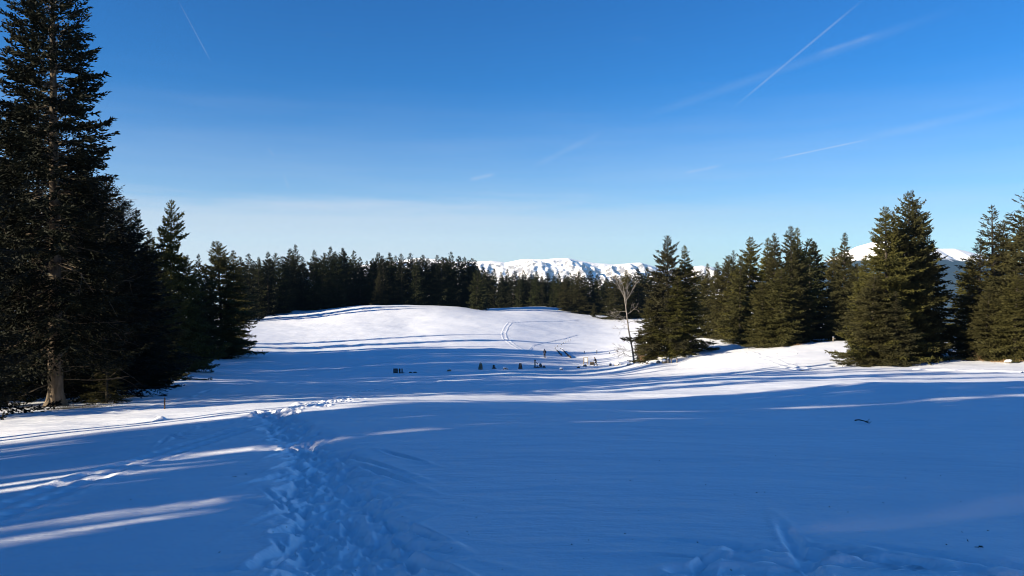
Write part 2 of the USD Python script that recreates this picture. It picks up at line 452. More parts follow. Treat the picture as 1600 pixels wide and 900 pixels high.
# trodden tracks far down the meadow: two low lips of pushed-up snow with a pressed floor between
def track(pixels, w, lip, seed, label):
    rng = np.random.default_rng(seed)
    p = resample(hits(pixels), .45)
    t = np.gradient(p[:, :2], axis=0); t /= np.linalg.norm(t, axis=1, keepdims=True) + 1e-9
    nrm = np.stack([-t[:, 1], t[:, 0]], 1)
    prof = np.array([(-1.7, -.08), (-1.15, .7), (-.75, .45), (-.55, .05), (.55, .05), (.75, .5), (1.15, .75), (1.7, -.08)])
    rows = []
    for o, h in prof:
        off = o * w / 2 + rng.normal(0, .05, len(p)) + .15 * (noise(np.stack([np.arange(len(p)) * .25, np.zeros(len(p)), np.zeros(len(p)) + seed], -1), 3) - .5)
        xy = p[:, :2] + nrm * off[:, None]
        z = base_height(xy[:, 0], xy[:, 1]) + .012 + h * lip * (rng.uniform(.4, 1.5, len(p)) if h > .1 else 1)
        rows.append(np.column_stack([xy, z]))
    V = np.stack(rows, 1); n, m = V.shape[:2]
    i, j = np.meshgrid(np.arange(n - 1), np.arange(m - 1), indexing='ij')
    q = np.stack([i * m + j, (i + 1) * m + j, (i + 1) * m + j + 1, i * m + j + 1], -1).reshape(-1, 4)
    o = obj('snow_track', (V.reshape(-1, 3), q), SNOW, smooth=True)
    tag(o, label, 'track', kind='structure')


track([(797, 504), (791, 511), (787, 521), (789, 529), (799, 537), (812, 545), (824, 552), (836, 557)], 1.0, .07, 1, 'trodden winding track down the sunlit hollow towards the walker')
track([(826, 549), (832, 541), (848, 536), (880, 530), (903, 523)], .4, .06, 2, 'thin ski track curving right across the sunlit bowl')
track([(795, 504), (830, 503), (870, 502), (905, 500)], .4, .06, 3, 'faint line of footprints across the upper sunlit bowl')
track([(838, 557), (880, 564), (918, 571)], .8, .07, 4, 'trodden track from the walker to the white notice frame')
track([(1170, 551), (1200, 562), (1235, 573), (1262, 579)], 1.1, .12, 5, 'bright trodden track descending the right-hand snow bank')
track([(1060, 570), (1130, 562), (1180, 556), (1245, 553)], .4, .12, 6, 'thin dark line of footprints along the right-hand snow bank')
track([(1430, 577), (1500, 579), (1600, 582)], .8, .12, 7, 'trodden track in front of the right-hand spruces')


# ------------------------------------------------------------------ mountains
def mountain(name, prof, dist, depth, amp, seed, material, label, smoothness=1.0):
    """prof: the ridge line as (photo x, photo y); a range about depth metres thick at that distance."""
    prof = np.array(prof, float)
    xs = np.array([ray(px, py)[0] / ray(px, py)[1] * dist for px, py in prof])
    zs = np.array([EYE[2] + ray(px, py)[2] / ray(px, py)[1] * dist for px, py in prof])
    X = np.arange(xs[0], xs[-1], 22.0)
    T = np.linspace(-1, 1.0, 150)
    XX, TT = np.meshgrid(X, T)
    ridge = np.interp(XX, xs, zs)
    YY = dist + TT * depth
    p = np.stack([XX / 430, YY / 1000, 0 * XX], -1)
    rid = 0
    for o in range(6):
        rid = rid + (1 - np.abs(2 * noise(p * 2 ** o + 3.1 * o, seed + o) - 1)) * .58 ** o
    rid = rid / 2.29 - .60
    base = -620
    fall = np.where(TT < 0, (1 - np.abs(TT)) ** .85, (1 - np.abs(TT)))
    env = np.clip((np.abs(TT) - .02) * 9, .05, 1) * np.clip((1 - np.abs(TT)) * 5, 0, 1)
    ZZ = base + (ridge - base) * fall + amp * rid * env
    n = len(X)
    i, j = np.meshgrid(np.arange(len(T) - 1), np.arange(n - 1), indexing='ij')
    q = np.stack([i * n + j, i * n + j + 1, (i + 1) * n + j + 1, (i + 1) * n + j], -1).reshape(-1, 4)
    o = obj(name, (np.stack([XX, YY, ZZ], -1).reshape(-1, 3), q), material, smooth=True)
    tag(o, label, 'mountain', kind='structure')


MOUNT = mat('mountain_snow', {
    'g': ('geometry', {}), 's': ('separate_xyz', {}),
    'n': ('noise_texture', {'scale': 0.009, 'detail': 9.0, 'roughness': 0.72}),
    'c2': ('math', {'math_type': 'multiply_add', 'value2': 0.8, 'value3': -0.62}),
    'm': ('math', {'math_type': 'add'}),
    'r': ('rgb_ramp', {'ramp': [(0.57, (0.20, 0.20, 0.22)), (0.68, (0.85, 0.87, 0.90))]}),
    'p': ('principled_bsdf', {'roughness': 0.8, 'specular_ior_level': 0.1})},
    [('g.normal', 's.vector'), ('g.position', 'n.vector'), ('n.fac', 'c2.value1'), ('c2.value', 'm.value1'), ('s.z', 'm.value2'), ('m.value', 'r.fac'), ('r.color', 'p.base_color')], 'p.BSDF')
MOUNT_WOODED = mat('mountain_wooded', {
    'g': ('geometry', {}), 's': ('separate_xyz', {}),
    'n': ('noise_texture', {'scale': 0.006, 'detail': 8.0, 'roughness': 0.6}),
    'm': ('math', {'math_type': 'multiply_add', 'value2': 170.0}),
    'r': ('map_range', {'range_type': 'smoothstep', 'from_min': 300.0, 'from_max': 330.0, 'clamp': True}),
    'c': ('mix_color', {'a': (0.018, 0.026, 0.03), 'b': (0.86, 0.88, 0.9)}),
    'p': ('principled_bsdf', {'roughness': 0.85, 'specular_ior_level': 0.1})},
    [('g.position', 's.vector'), ('g.position', 'n.vector'), ('n.fac', 'm.value1'), ('s.z', 'm.value3'), ('m.value', 'r.value'), ('r.result', 'c.fac'), ('c.result', 'p.base_color')], 'p.BSDF')
mountain('mountain_range', [(480, 425), (560, 415), (620, 408), (655, 403), (680, 404), (710, 409), (750, 408), (768, 407), (790, 410), (815, 405), (830, 404), (850, 405), (870, 403), (888, 403), (905, 407),
                            (930, 411), (960, 413), (985, 411), (1000, 410), (1018, 415), (1040, 421), (1065, 425), (1085, 416), (1097, 415), (1112, 417), (1130, 425), (1180, 430), (1260, 438)],
         12500, 2600, 330, 3, MOUNT, 'distant snowy mountain range with rocky gullies behind the forest')
mountain('snow_peak', [(1180, 440), (1240, 428), (1285, 410), (1315, 396), (1340, 384), (1365, 377), (1395, 376), (1430, 381), (1465, 388), (1490, 388), (1510, 392), (1550, 402), (1620, 420), (1720, 436)],
         8200, 2300, 90, 8, MOUNT_WOODED, 'smooth white summit with wooded blue lower slopes behind the right-hand spruces')


def limb(p0, d0, length, r0, rng, depth, out, bend=.25, up=.12, thin=.004):
    n = 6
    p, d = [np.array(p0, float)], np.array(d0, float) / np.linalg.norm(d0)
    for _ in range(n):
        d = d + rng.normal(0, bend / n * 1.6, 3) + np.array([0, 0, up / n]); d /= np.linalg.norm(d)
        p.append(p[-1] + d * length / n)
    p = np.array(p)
    out.append(tube(p, np.linspace(r0, r0 * .35, n + 1), 5 if r0 > .03 else 3, cap=False))
    if depth > 0:
        for k in range(rng.integers(4, 6)):
            f = rng.uniform(.25, .98); i = min(n - 1, int(f * n)); q = p[i] + (p[i + 1] - p[i]) * (f * n - i)
            a = rng.normal(size=3); a -= a @ d * d; a /= np.linalg.norm(a)
            limb(q, (p[i + 1] - p[i]) / (length / n) * .8 + a * rng.uniform(.5, .9), length * rng.uniform(.3, .6), max(thin, r0 * rng.uniform(.35, .5)), rng, depth - 1, out, bend * 1.2, up, thin)


# ------------------------------------------------------------------ spruces
def spindles(P, D, L, W, seed):
    """Small needle-covered twigs: three-sided spindles from P along D."""
    rng = np.random.default_rng(seed)
    D = D / (np.linalg.norm(D, axis=1, keepdims=True) + 1e-9)
    a = np.cross(D, rng.normal(size=D.shape)); a /= np.linalg.norm(a, axis=1, keepdims=True) + 1e-9
    b = np.cross(D, a)
    mid = P + D * (L * .38)[:, None]
    V = [P]
    for k in range(3):
        c, s = math.cos(k * 2.0944), math.sin(k * 2.0944)
        V.append(mid + (a * c + b * s) * W[:, None])
    V.append(P + D * L[:, None])
    V = np.stack(V, 1)
    f = np.array([[0, 2, 1], [0, 3, 2], [0, 1, 3], [4, 1, 2], [4, 2, 3], [4, 3, 1]])
    F = (np.arange(len(P)) * 5)[:, None, None] + f[None]
    return V.reshape(-1, 3), F.reshape(-1, 3)


def spruce(H, R, seed, nb, tw, sl, sw, low=.03, pw=.8, inner=.2, clump=.7, sides=7, flare=0.0, droop=.34, wood=True, hang=-.22, loose=.42, spread=None, rtr=None):
    rng = np.random.default_rng(seed)
    P, D, L, W, trunk = [], [], [], [], []
    lean = rng.normal(0, .012, 2) * H
    r0 = rtr or (.011 * H + .05)
    ts = np.linspace(0, 1, 14)
    axis = lambda t: np.array([lean[0] * t * t, lean[1] * t * t, H * t])
    rad = r0 * (1 - ts) ** .8 + .015
    if flare:
        rad = rad * (1 + flare * np.exp(-ts * H / .35))
    tz = np.array([axis(t) for t in ts]); tz[0, 2] = -.4
    if flare:
        ts2 = np.concatenate([[-.4 / H, .15 / H, .4 / H, .8 / H], ts[1:]])
        tz = np.array([axis(t) for t in ts2]); rad = np.concatenate([r0 * np.array([1 + flare * 1.2, 1 + flare * .7, 1 + flare * .3, 1.05]), rad[1:]])
    trunk.append(tube(tz, rad, sides))
    for i in range(nb):
        q = (i + rng.random()) / nb
        t = low + (.992 - low) * q ** .92
        az = i * 2.39996 + rng.normal(0, .35)
        c, s_ = math.cos(az), math.sin(az)
        cl = 1 + clump * (noise(np.array([[c * 1.2 + 9, s_ * 1.2 + 9, t * 7 + seed]]), seed)[0] - .5)
        Lb = R * (1 - t) ** pw * (rng.uniform(*spread) if spread else rng.uniform(.48, 1.12) if rng.random() < .85 else rng.uniform(1.0, 1.28)) * cl + .05 + .08 * rng.random()
        if t < .10:
            Lb *= .80 + .20 * t / .10
        sl_, sw_ = sl * (1 - .5 * max(0, (t - .72) / .28)), sw * (1 - .45 * max(0, (t - .72) / .28))
        el = 1.0 * t ** 2.2 - .10 + rng.normal(0, .12)
        dr = droop * (1 - t) ** .6
        ss = np.linspace(0, 1, 7)
        out = np.array([c, s_, 0.0]); lat = np.array([-s_, c, 0.0])
        ctr = axis(t) + np.outer(ss * Lb * math.cos(el), out) + np.outer(Lb * (math.sin(el) * ss - dr * ss ** 1.6 + dr * .75 * ss ** 4), [0, 0, 1.0]) + np.outer(ss ** 2 * rng.normal(0, .06) * Lb, lat)
        if wood:
            trunk.append(tube(ctr[:6], np.linspace(.012 * Lb ** .5 + .008, .006, 6), 3, cap=False))
        nt = max(5, int(tw * Lb))
        s = np.sort(inner + (1 - inner) * rng.random(nt) ** .85)
        bp = np.stack([np.interp(s, ss, ctr[:, k]) for k in range(3)], 1)
        tan = np.stack([np.interp(s, ss, np.gradient(ctr[:, k], ss)) for k in range(3)], 1); tan /= np.linalg.norm(tan, axis=1, keepdims=True) + 1e-9
        side = rng.choice([-1.0, 1.0], nt)
        ang = rng.uniform(.5, 1.15, nt)
        td = tan * np.cos(ang)[:, None] + lat[None] * (side * np.sin(ang))[:, None] + np.array([0, 0, 1.0]) * rng.normal(hang * (1 - t), .22, nt)[:, None]
        tl = np.minimum((.40 * Lb * (1 - s) + .10 + sl_ * .4) * rng.uniform(.6, 1.25, nt), 1.25)
        m = np.maximum(1, np.ceil(tl / sl * 1.25).astype(int))
        idx = np.repeat(np.arange(nt), m)
        k = np.concatenate([np.arange(x) for x in m]); fr = (k + .1 * rng.random(len(k))) / m[idx]
        pp = bp[idx] + td[idx] * (tl[idx] * fr)[:, None] - np.array([0, 0, 1.0]) * (tl[idx] * fr ** 2 * .14)[:, None]
        dd = td[idx] + rng.normal(0, loose, (len(idx), 3)) + np.array([0, 0, .10])
        P.append(pp); D.append(dd); L.append(sl_ * rng.uniform(.7, 1.4, len(idx))); W.append(sw_ * rng.uniform(.7, 1.3, len(idx)))
        # the tip itself
        e = np.linspace(.6, 1, 4)
        P.append(np.stack([np.interp(e, ss, ctr[:, k]) for k in range(3)], 1)); D.append(np.repeat((ctr[-1] - ctr[-2])[None], 4, 0) + rng.normal(0, .12, (4, 3)) * Lb * .1)
        L.append(sl_ * rng.uniform(.9, 1.3, 4)); W.append(sw_ * np.ones(4))
    # leader
    e = np.linspace(.93, 1.0, 8)
    P.append(np.array([axis(x) for x in e])); D.append(np.tile([0, 0, 1.0], (8, 1)) + rng.normal(0, .25, (8, 3))); L.append(np.full(8, max(sl * .5, .28))); W.append(np.full(8, sw * .55))
    P, D, L, W = map(np.concatenate, (P, D, L, W))
    return join(trunk), spindles(P, D, L, W, seed)


def spruce_class(name, H, needle, bark, **kw):
    p = stage.CreateClassPrim(f'/World/{name}')
    tr, cr = spruce(H, **kw)
    usdkit.mesh(stage, f'/World/{name}/trunk', tr, bark, smooth=40)
    usdkit.mesh(stage, f'/World/{name}/crown', cr, needle)
    return f'/World/{name}', H


KIND = {}
for k, (sd, R, cl, pw) in enumerate([(1, 5.0, .9, .64), (2, 4.5, 1.0, .74), (3, 5.3, .8, .60), (4, 4.1, .9, .66)]):
    KIND[f'mid{k}'] = spruce_class(f'bushy_spruce_kind_{k + 1}', 20.0, NEEDLE, BARK_DARK, R=R, seed=sd, nb=215, tw=14.0, sl=.38, sw=.074, clump=cl, pw=pw, low=.012, inner=.12)
for k, (sd, R, cl, pw) in enumerate([(11, 4.4, .9, .66), (12, 4.0, 1.0, .72), (13, 5.0, .8, .62), (14, 3.7, .9, .64)]):
    KIND[f'far{k}'] = spruce_class(f'slender_spruce_kind_{k + 1}', 20.0, NEEDLE_DARK, BARK_DARK, R=R, seed=sd, nb=120, tw=8.0, sl=.66, sw=.130, clump=cl, pw=pw, low=.01, inner=.08, wood=False)
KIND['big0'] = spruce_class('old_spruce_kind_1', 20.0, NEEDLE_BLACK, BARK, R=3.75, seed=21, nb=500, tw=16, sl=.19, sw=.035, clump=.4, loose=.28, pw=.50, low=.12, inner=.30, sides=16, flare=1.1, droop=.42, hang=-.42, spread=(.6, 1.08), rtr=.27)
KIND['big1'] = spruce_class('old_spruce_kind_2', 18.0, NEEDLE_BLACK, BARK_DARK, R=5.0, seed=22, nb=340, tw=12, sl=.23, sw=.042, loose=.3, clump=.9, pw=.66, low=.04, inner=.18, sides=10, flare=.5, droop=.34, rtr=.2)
KIND['sparse'] = spruce_class('sparse_spruce_kind', 18.0, NEEDLE, BARK_DARK, R=4.2, seed=23, nb=190, tw=8.0, sl=.36, sw=.055, clump=1.0, pw=.7, low=.02, inner=.30, droop=.2)
KIND['high'] = spruce_class('high_crowned_spruce_kind', 20.0, NEEDLE_DARK, BARK_DARK, R=3.6, seed=31, nb=100, tw=8.0, sl=.66, sw=.13, clump=.9, pw=.7, low=.42, inner=.08, wood=False)
NTREE = [0]


def plant(kind, px, base_y, top_y, depth, label, group, name='spruce_tree', width=1.0):
    """A spruce whose foot is at photo column px, depth metres ahead, and whose tip reaches row top_y."""
    rng = np.random.default_rng(1000 + NTREE[0]); NTREE[0] += 1
    d = ray(px, base_y); d = d / d[1]
    x, y = d[0] * depth, depth
    z = ground(x, y) - .12
    dt = ray(px, top_y); dt = dt / dt[1]
    H = EYE[2] + dt[2] * depth - z
    path, H0 = KIND[kind]
    s = H / H0
    w = s * width * rng.uniform(.92, 1.12)
    t = thing(name, label, 'spruce', (x, y, z), rng.uniform(0, 360), group, (w, w, s))
    t.GetReferences().AddInternalReference(path)
    t.SetInstanceable(True)
    return t


# --- the dark left-hand group
GL = 'dark spruces of the near left group'
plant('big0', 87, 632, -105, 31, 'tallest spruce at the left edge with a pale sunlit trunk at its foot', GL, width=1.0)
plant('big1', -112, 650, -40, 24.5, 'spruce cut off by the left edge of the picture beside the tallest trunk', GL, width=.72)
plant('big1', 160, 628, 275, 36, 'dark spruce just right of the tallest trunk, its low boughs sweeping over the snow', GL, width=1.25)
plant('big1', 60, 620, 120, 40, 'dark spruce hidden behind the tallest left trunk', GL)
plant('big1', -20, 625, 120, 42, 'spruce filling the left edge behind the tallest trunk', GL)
plant('mid1', 216, 600, 328, 52, 'narrow dark spruce with its tip just right of the tallest left tree', GL)
plant('mid0', 135, 605, 260, 50, 'shaded spruce deep inside the left group', GL)
plant('mid3', 235, 575, 362, 80, 'small-topped spruce between the left group and the pointed tall spruce', GL)
plant('mid0', 266, 557, 314, 96, 'tall pointed spruce with a sunlit tip standing clear of the left wood', GL, width=.95)
plant('mid2', 285, 556, 400, 105, 'low dark spruce at the foot of the tall pointed spruce', GL, width=1.2)
plant('far3', 311, 540, 398, 170, 'thin spruce with separate tiers seen against the pale sky', GL, width=.8)
plant('mid2', 346, 552, 378, 138, 'ragged spruce with wide low boughs ending the left group', GL, width=1.3)
plant('mid1', 322, 551, 425, 132, 'low bushy spruce left of the ragged wide-boughed spruce', GL, width=1.3)
plant('mid3', 366, 540, 392, 160, 'dark spruce peeping out behind the ragged wide-boughed spruce', GL, width=1.1)
for k, px, by, ty, dep, w, lab in [('big1', 188, 615, 312, 45, 1.3, 'dark spruce whose tip shows just left of the narrow dark spruce'), ('mid1', 205, 600, 352, 56, 1.25, 'dark spruce filling the left group below the narrow dark spruce'),
                                   ('mid0', 228, 590, 385, 64, 1.3, 'shaded spruce at the right face of the left group'), ('mid2', 249, 575, 415, 76, 1.25, 'low shaded spruce between the left group and the pointed tall spruce'),
                                   ('mid0', 198, 612, 440, 46, 1.5, 'low bushy spruce with its boughs over the snow at the right of the left group'), ('mid1', 300, 556, 440, 120, 1.3, 'low dark spruce filling the space left of the ragged spruce'),
                                   ('big1', 118, 622, 240, 44, 1.3, 'dark spruce right behind the pale trunk')]:
    plant(k, px, by, ty, dep, lab, GL, width=w)
for px, by, ty, dep, lab in [(167, 629, 540, 32.5, 'thin young spruce stem right of the tallest left trunk'), (143, 627, 548, 34, 'thin dark spruce stem just behind the tallest left trunk'),
                             (10, 632, 520, 33, 'young bushy spruce at the left edge low beside the old trunk')]:
    plant('sparse', px, by, ty, dep, lab, 'young spruces under the left group', name='young_spruce', width=1.5)

# (the dead boughs of the tallest trunk are parts of their own, so that tree is written out rather than referenced)
BIG = stage.GetPrimAtPath('/World/spruce_tree'); BIG.SetInstanceable(False)
rd = np.random.default_rng(41)
for k in range(44):
    z = .9 + 8.5 * (k + rd.random()) / 44; a = k * 2.4 + rd.normal(0, .4); out = []
    rr = .25 * (1 - z / 22)
    limb((math.cos(a) * rr * .8, math.sin(a) * rr * .8, z), (math.cos(a), math.sin(a), rd.uniform(-.35, .05)), rd.uniform(1.2, 3.0), rd.uniform(.018, .032), rd, 1, out, .35, .12)
    obj('branch', join(out), BARK, BIG)

# --- the wood along the crest: the tips as the photograph shows them
rw = np.random.default_rng(77)


ORD = 'first second third fourth fifth sixth seventh eighth ninth tenth eleventh twelfth thirteenth fourteenth fifteenth sixteenth seventeenth eighteenth nineteenth'.split()


def wood(tops, base, depth, group, where, kinds, special=None, back=1, spread=10):
    special = special or {}
    for k, (px, ty) in enumerate(tops):
        by = np.interp(px, [b[0] for b in base], [b[1] for b in base]); dep = np.interp(px, [b[0] for b in depth], [b[1] for b in depth])
        lab = special.get(px, f'{ORD[k]} dark spruce tip from the left in the {where}')
        plant(kinds[rw.integers(len(kinds))], px, by, ty, dep + rw.uniform(0, spread), lab, group, width=rw.uniform(.95, 1.25))
    for _ in range(back):
        for px, ty in tops:
            p2 = px + rw.uniform(-9, 9)
            by = np.interp(p2, [b[0] for b in base], [b[1] for b in base]); dep = np.interp(p2, [b[0] for b in depth], [b[1] for b in depth])
            plant(kinds[rw.integers(len(kinds))], p2, by, ty + rw.uniform(4, 13), dep + spread + rw.uniform(0, 14), f'half-hidden dark spruce filling the {where}', group, width=rw.uniform(1.1, 1.45))


FAR = ['far0', 'far1', 'far2', 'far3']
wood([(378, 402), (390, 397), (404, 402), (419, 394), (429, 396), (442, 401), (453, 396), (462, 383), (474, 402), (490, 391), (503, 396), (516, 386), (527, 394), (538, 388), (552, 392), (563, 402), (574, 408), (584, 404)],
     [(370, 500), (400, 496), (480, 484), (590, 476)], [(370, 235), (400, 262), (480, 292), (590, 298)], 'spruces of the left ridge wood', 'left ridge wood', FAR,
     {462: 'tallest spruce of the left ridge wood with a sharp sunlit tip', 516: 'tall spruce at the right shoulder of the left ridge wood', 378: 'spruce where the left ridge wood meets the near left group', 584: 'short spruce at the dip between the two ridge woods'}, back=1)
wood([(592, 395), (600, 400), (610, 395), (619, 400), (628, 397), (640, 396), (650, 403), (660, 399), (672, 404), (682, 399), (690, 402), (698, 404), (706, 394), (717, 401), (727, 402), (737, 404), (744, 407)],
     [(590, 475), (640, 474), (700, 477), (750, 482)], [(590, 296), (640, 296), (700, 301), (750, 304)], 'spruces of the middle ridge wood', 'middle ridge wood', FAR,
     {592: 'sunlit spruce at the left end of the middle ridge wood', 706: 'tallest spruce of the middle ridge wood, near its right end', 744: 'last spruce at the right end of the middle ridge wood'}, back=1)
plant('mid1', 592, 475, 424, 292, 'small sunlit spruce standing forward at the left end of the middle ridge wood', 'spruces of the middle ridge wood', width=1.1)
plant('far2', 745, 481, 420, 298, 'dark bushy spruce at the right foot of the middle ridge wood', 'spruces of the middle ridge wood', width=1.2)
wood([(755, 418), (763, 422), (772, 420), (783, 425), (792, 421), (802, 424), (812, 427), (820, 422), (829, 428), (838, 424), (847, 431), (856, 427), (865, 431), (874, 427), (884, 430), (892, 427)],
     [(750, 474), (800, 476), (840, 481), (900, 486)], [(750, 372), (800, 366), (850, 356), (900, 336)], 'spruces of the far centre wood', 'far centre wood', FAR,
     {755: 'far spruce tucked against the right end of the middle ridge wood'}, back=2)
GC = 'spruces at the right end of the far centre wood'
plant('mid2', 882, 486, 433, 322, 'sunlit spruce at the left of the broad olive spruces below the mountains', GC, width=1.1)
plant('mid0', 905, 488, 424, 318, 'broad sunlit olive spruce below the mountains, left of the bare tree', GC, width=1.5)
plant('far0', 922, 489, 424, 324, 'dark spruce beside the broad sunlit olive spruce', GC, width=1.2)
plant('far2', 936, 489, 430, 335, 'shaded spruce between the two broad sunlit olive spruces', GC, width=1.2)
plant('mid3', 928, 491, 474, 300, 'tiny spruce standing alone on the snow before the far wood', GC, name='young_spruce', width=1.3)
plant('mid2', 962, 498, 430, 290, 'broad sunlit olive spruce right behind the bare tree', GC, width=1.5)
plant('mid0', 978, 498, 422, 296, 'dark-flanked spruce directly behind the crown of the bare tree', GC, width=1.2)
plant('far0', 998, 498, 420, 300, 'dark spruce between the bare tree and the big right-hand pair', GC, width=1.25)
plant('far1', 1012, 500, 418, 306, 'dark spruce half hidden by the left tree of the big pair', GC, width=1.25)
for px, ty, dep in [(950, 434, 350), (944, 437, 340), (1024, 424, 310), (968, 432, 335), (986, 430, 330), (915, 430, 345), (900, 432, 350), (932, 436, 360), (1008, 428, 335), (1035, 430, 320), (1085, 425, 300), (1098, 424, 280)]:
    plant('far2', px, 492, ty, dep, 'half-hidden shaded spruce in the far wood behind the bare tree', GC, width=1.4)

# --- the right-hand groups
GP = 'pair of tall spruces right of the bare tree'
plant('mid0', 1043, 551, 369, 124, 'left and taller of the pair of spruces right of the bare tree', GP, width=1.05)
plant('mid1', 1071, 549, 384, 127, 'right and shorter of the pair of spruces right of the bare tree', GP, width=1.15)
plant('mid2', 1016, 556, 470, 124, 'low bushy spruce at the left foot of the tall pair', GP, width=1.3)
plant('mid3', 1058, 552, 432, 122, 'low spruce in front of the tall pair', GP, width=1.5)
plant('mid3', 1000, 562, 520, 128, 'small bush-like spruce beside the foot of the bare tree', GP, name='young_spruce', width=1.5)
GM = 'spruces of the middle right wood'
for i, (k, px, by, ty, dep, w, lab) in enumerate([
    ('mid1', 1106, 524, 412, 165, 1.1, 'small-topped spruce at the left end of the middle right wood'),
    ('mid3', 1120, 526, 410, 160, 1.1, 'second small-topped spruce from the left end of the middle right wood'),
    ('mid2', 1138, 528, 400, 155, 1.1, 'spruce rising left of the first tall tip in the middle right wood'),
    ('sparse', 1146, 528, 392, 158, 1.0, 'spruce with a forked bare tip in the middle right wood'),
    ('mid0', 1171, 533, 371, 142, 1.1, 'tall spruce with a rounded shoulder left of the middle right dome'),
    ('mid3', 1156, 534, 400, 138, 1.1, 'shaded spruce over the blue shadow at the middle right wood edge'),
    ('mid1', 1198, 537, 372, 132, 1.05, 'spruce at the left of the sunlit middle right dome'),
    ('mid3', 1209, 538, 365, 128, 1.0, 'slim pointed spruce in the sunlit middle right dome'),
    ('mid0', 1237, 538, 354, 127, .95, 'tallest spruce of the middle right dome with a sharp tip'),
    ('mid1', 1246, 538, 356, 131, 1.0, 'spruce close right of the tallest tip of the middle right dome'),
    ('mid2', 1221, 540, 420, 121, 1.35, 'low broad sunlit spruce before the middle right dome'),
    ('mid2', 1192, 539, 440, 123, 1.3, 'low sunlit spruce at the left foot of the middle right dome'),
    ('far2', 1265, 531, 374, 143, 1.2, 'dark shaded spruce on the right side of the middle right dome'),
    ('far0', 1273, 530, 378, 147, 1.1, 'rearmost dark spruce on the right side of the middle right dome'),
    ('mid3', 1303, 530, 388, 140, 1.0, 'spruce half hidden left of the lone pointed right spruce'),
    ('mid1', 1318, 533, 364, 125, 1.0, 'lone pointed spruce in front of the smooth white summit'),
    ('mid2', 1338, 534, 412, 123, 1.2, 'low bushy spruce between the lone pointed spruce and the big right clump')]):
    plant(k, px, by, ty, dep, lab, GM, width=w)
GB = 'spruces of the big right clump'
for k, px, by, ty, dep, w, lab in [
    ('mid0', 1385, 568, 324, 80, .95, 'left tip of the big sunlit right clump'),
    ('mid1', 1396, 567, 330, 83, .9, 'twin tip beside the left tip of the big right clump'),
    ('mid2', 1413, 568, 300, 82, .82, 'tallest spruce of the big sunlit right clump'),
    ('mid0', 1427, 566, 314, 84, .95, 'second tallest spruce of the big right clump, right of the tallest'),
    ('mid3', 1449, 562, 368, 86, 1.5, 'spruce on the right flank of the big right clump'),
    ('mid2', 1362, 569, 430, 79, 1.35, 'low broad spruce at the left foot of the big right clump'),
    ('mid1', 1400, 570, 455, 77.5, 1.5, 'low bushy spruce in front of the big right clump'),
    ('mid3', 1350, 566, 400, 90, 1.1, 'spruce on the left flank of the big right clump')]:
    plant(k, px, by, ty, dep, lab, GB, width=w)
GE = 'spruces at the right edge'
for k, px, by, ty, dep, w, lab in [
    ('sparse', 1551, 558, 322, 85, 1.1, 'open-tiered pointed spruce left of the right edge tree'),
    ('sparse', 1530, 558, 372, 84, 1.3, 'shorter open spruce left of the open-tiered pointed spruce'),
    ('mid3', 1567, 560, 345, 88, 1.0, 'spruce between the open-tiered spruce and the right edge'),
    ('sparse', 1604, 562, 292, 80, 1.15, 'tall spruce cut by the right edge of the picture'),
    ('mid0', 1600, 563, 340, 83, 1.0, 'dense spruce at the right edge behind the cut-off spruce'),
    ('mid2', 1540, 561, 450, 80, 1.25, 'low brownish spruce over the bare shrubs at the right'),
    ('mid2', 1585, 563, 430, 78, 1.35, 'low dense spruce at the right edge foot'),
    ('mid3', 1514, 553, 402, 98, 1.5, 'spruce in the gap right of the big right clump')]:
    plant(k, px, by, ty, dep, lab, GE, width=w)

# --- the wood to the left of and behind the photographer, which shades the foreground
wd = np.random.default_rng(5)
DX, EX = np.array([math.sin(SUN_TH), math.cos(SUN_TH)]), np.array([-math.cos(SUN_TH), math.sin(SUN_TH)])
TANE = math.tan(SUN_EL)


def sunline(P):
    """(across, up): every point of one sun ray has the same pair."""
    P = np.atleast_2d(P)
    return np.stack([P[:, :2] @ EX, P[:, 2] + (P[:, :2] @ DX) * TANE], 1)


def px_line(pts, step=22):
    return [tuple(p) for p in resample(np.array(pts, float), step)]


STREAKS = [[(0, 846), (285, 795)], [(0, 826), (130, 800)], [(290, 830), (385, 812)], [(0, 776), (80, 757)], [(0, 763), (160, 733), (260, 715)], [(165, 748), (280, 733)], [(100, 694), (230, 676)],
           [(320, 720), (400, 709)], [(585, 735), (670, 727)], [(660, 677), (750, 671)], [(905, 703), (985, 697)], [(1075, 655), (1160, 655)], [(1500, 622), (1550, 620)],
           [(1215, 832), (1330, 816)], [(1545, 756), (1600, 750)], [(0, 718), (30, 714)]]
BAND = [[(0, 689), (100, 676), (200, 664), (300, 652), (400, 643), (520, 633), (640, 625), (800, 618), (1000, 608), (1200, 598), (1400, 590), (1600, 586)],
        [(760, 614), (900, 606), (1100, 596), (1300, 584), (1500, 578)], [(900, 570), (1320, 570)], [(250, 597), (430, 598)], [(480, 520), (980, 520)], [(430, 532), (900, 534)]]
lit = np.vstack([hits([p for l in STREAKS for p in px_line(l)]), hits([p for l in BAND for p in px_line(l)]), [(-19.3, 30.8, ground(-19, 31) + h) for h in np.arange(.2, 9, .8)]])
nstreak = sum(len(px_line(l)) for l in STREAKS)
dark = []
for py in np.arange(606, 900, 11):
    for px in np.arange(5, 1600, 33):
        if py > np.interp(px, [0, 300, 600, 900, 1200, 1600], [700, 662, 636, 636, 614, 603]):
            dark.append((px, py))
for py in np.arange(551, 612, 6):
    for px in np.arange(250, 890, 30):
        if not (590 < py < 603 and px < 440):
            dark.append((px, py))
for l in ([(490, 700), (650, 683)], [(500, 742), (575, 737)], [(690, 727), (860, 716)], [(770, 670), (1050, 660)], [(420, 714), (500, 700)]):
    dark += [p for p in px_line(l, 26) for _ in range(4)]
LIT, DARK = sunline(lit), sunline(hits(dark))
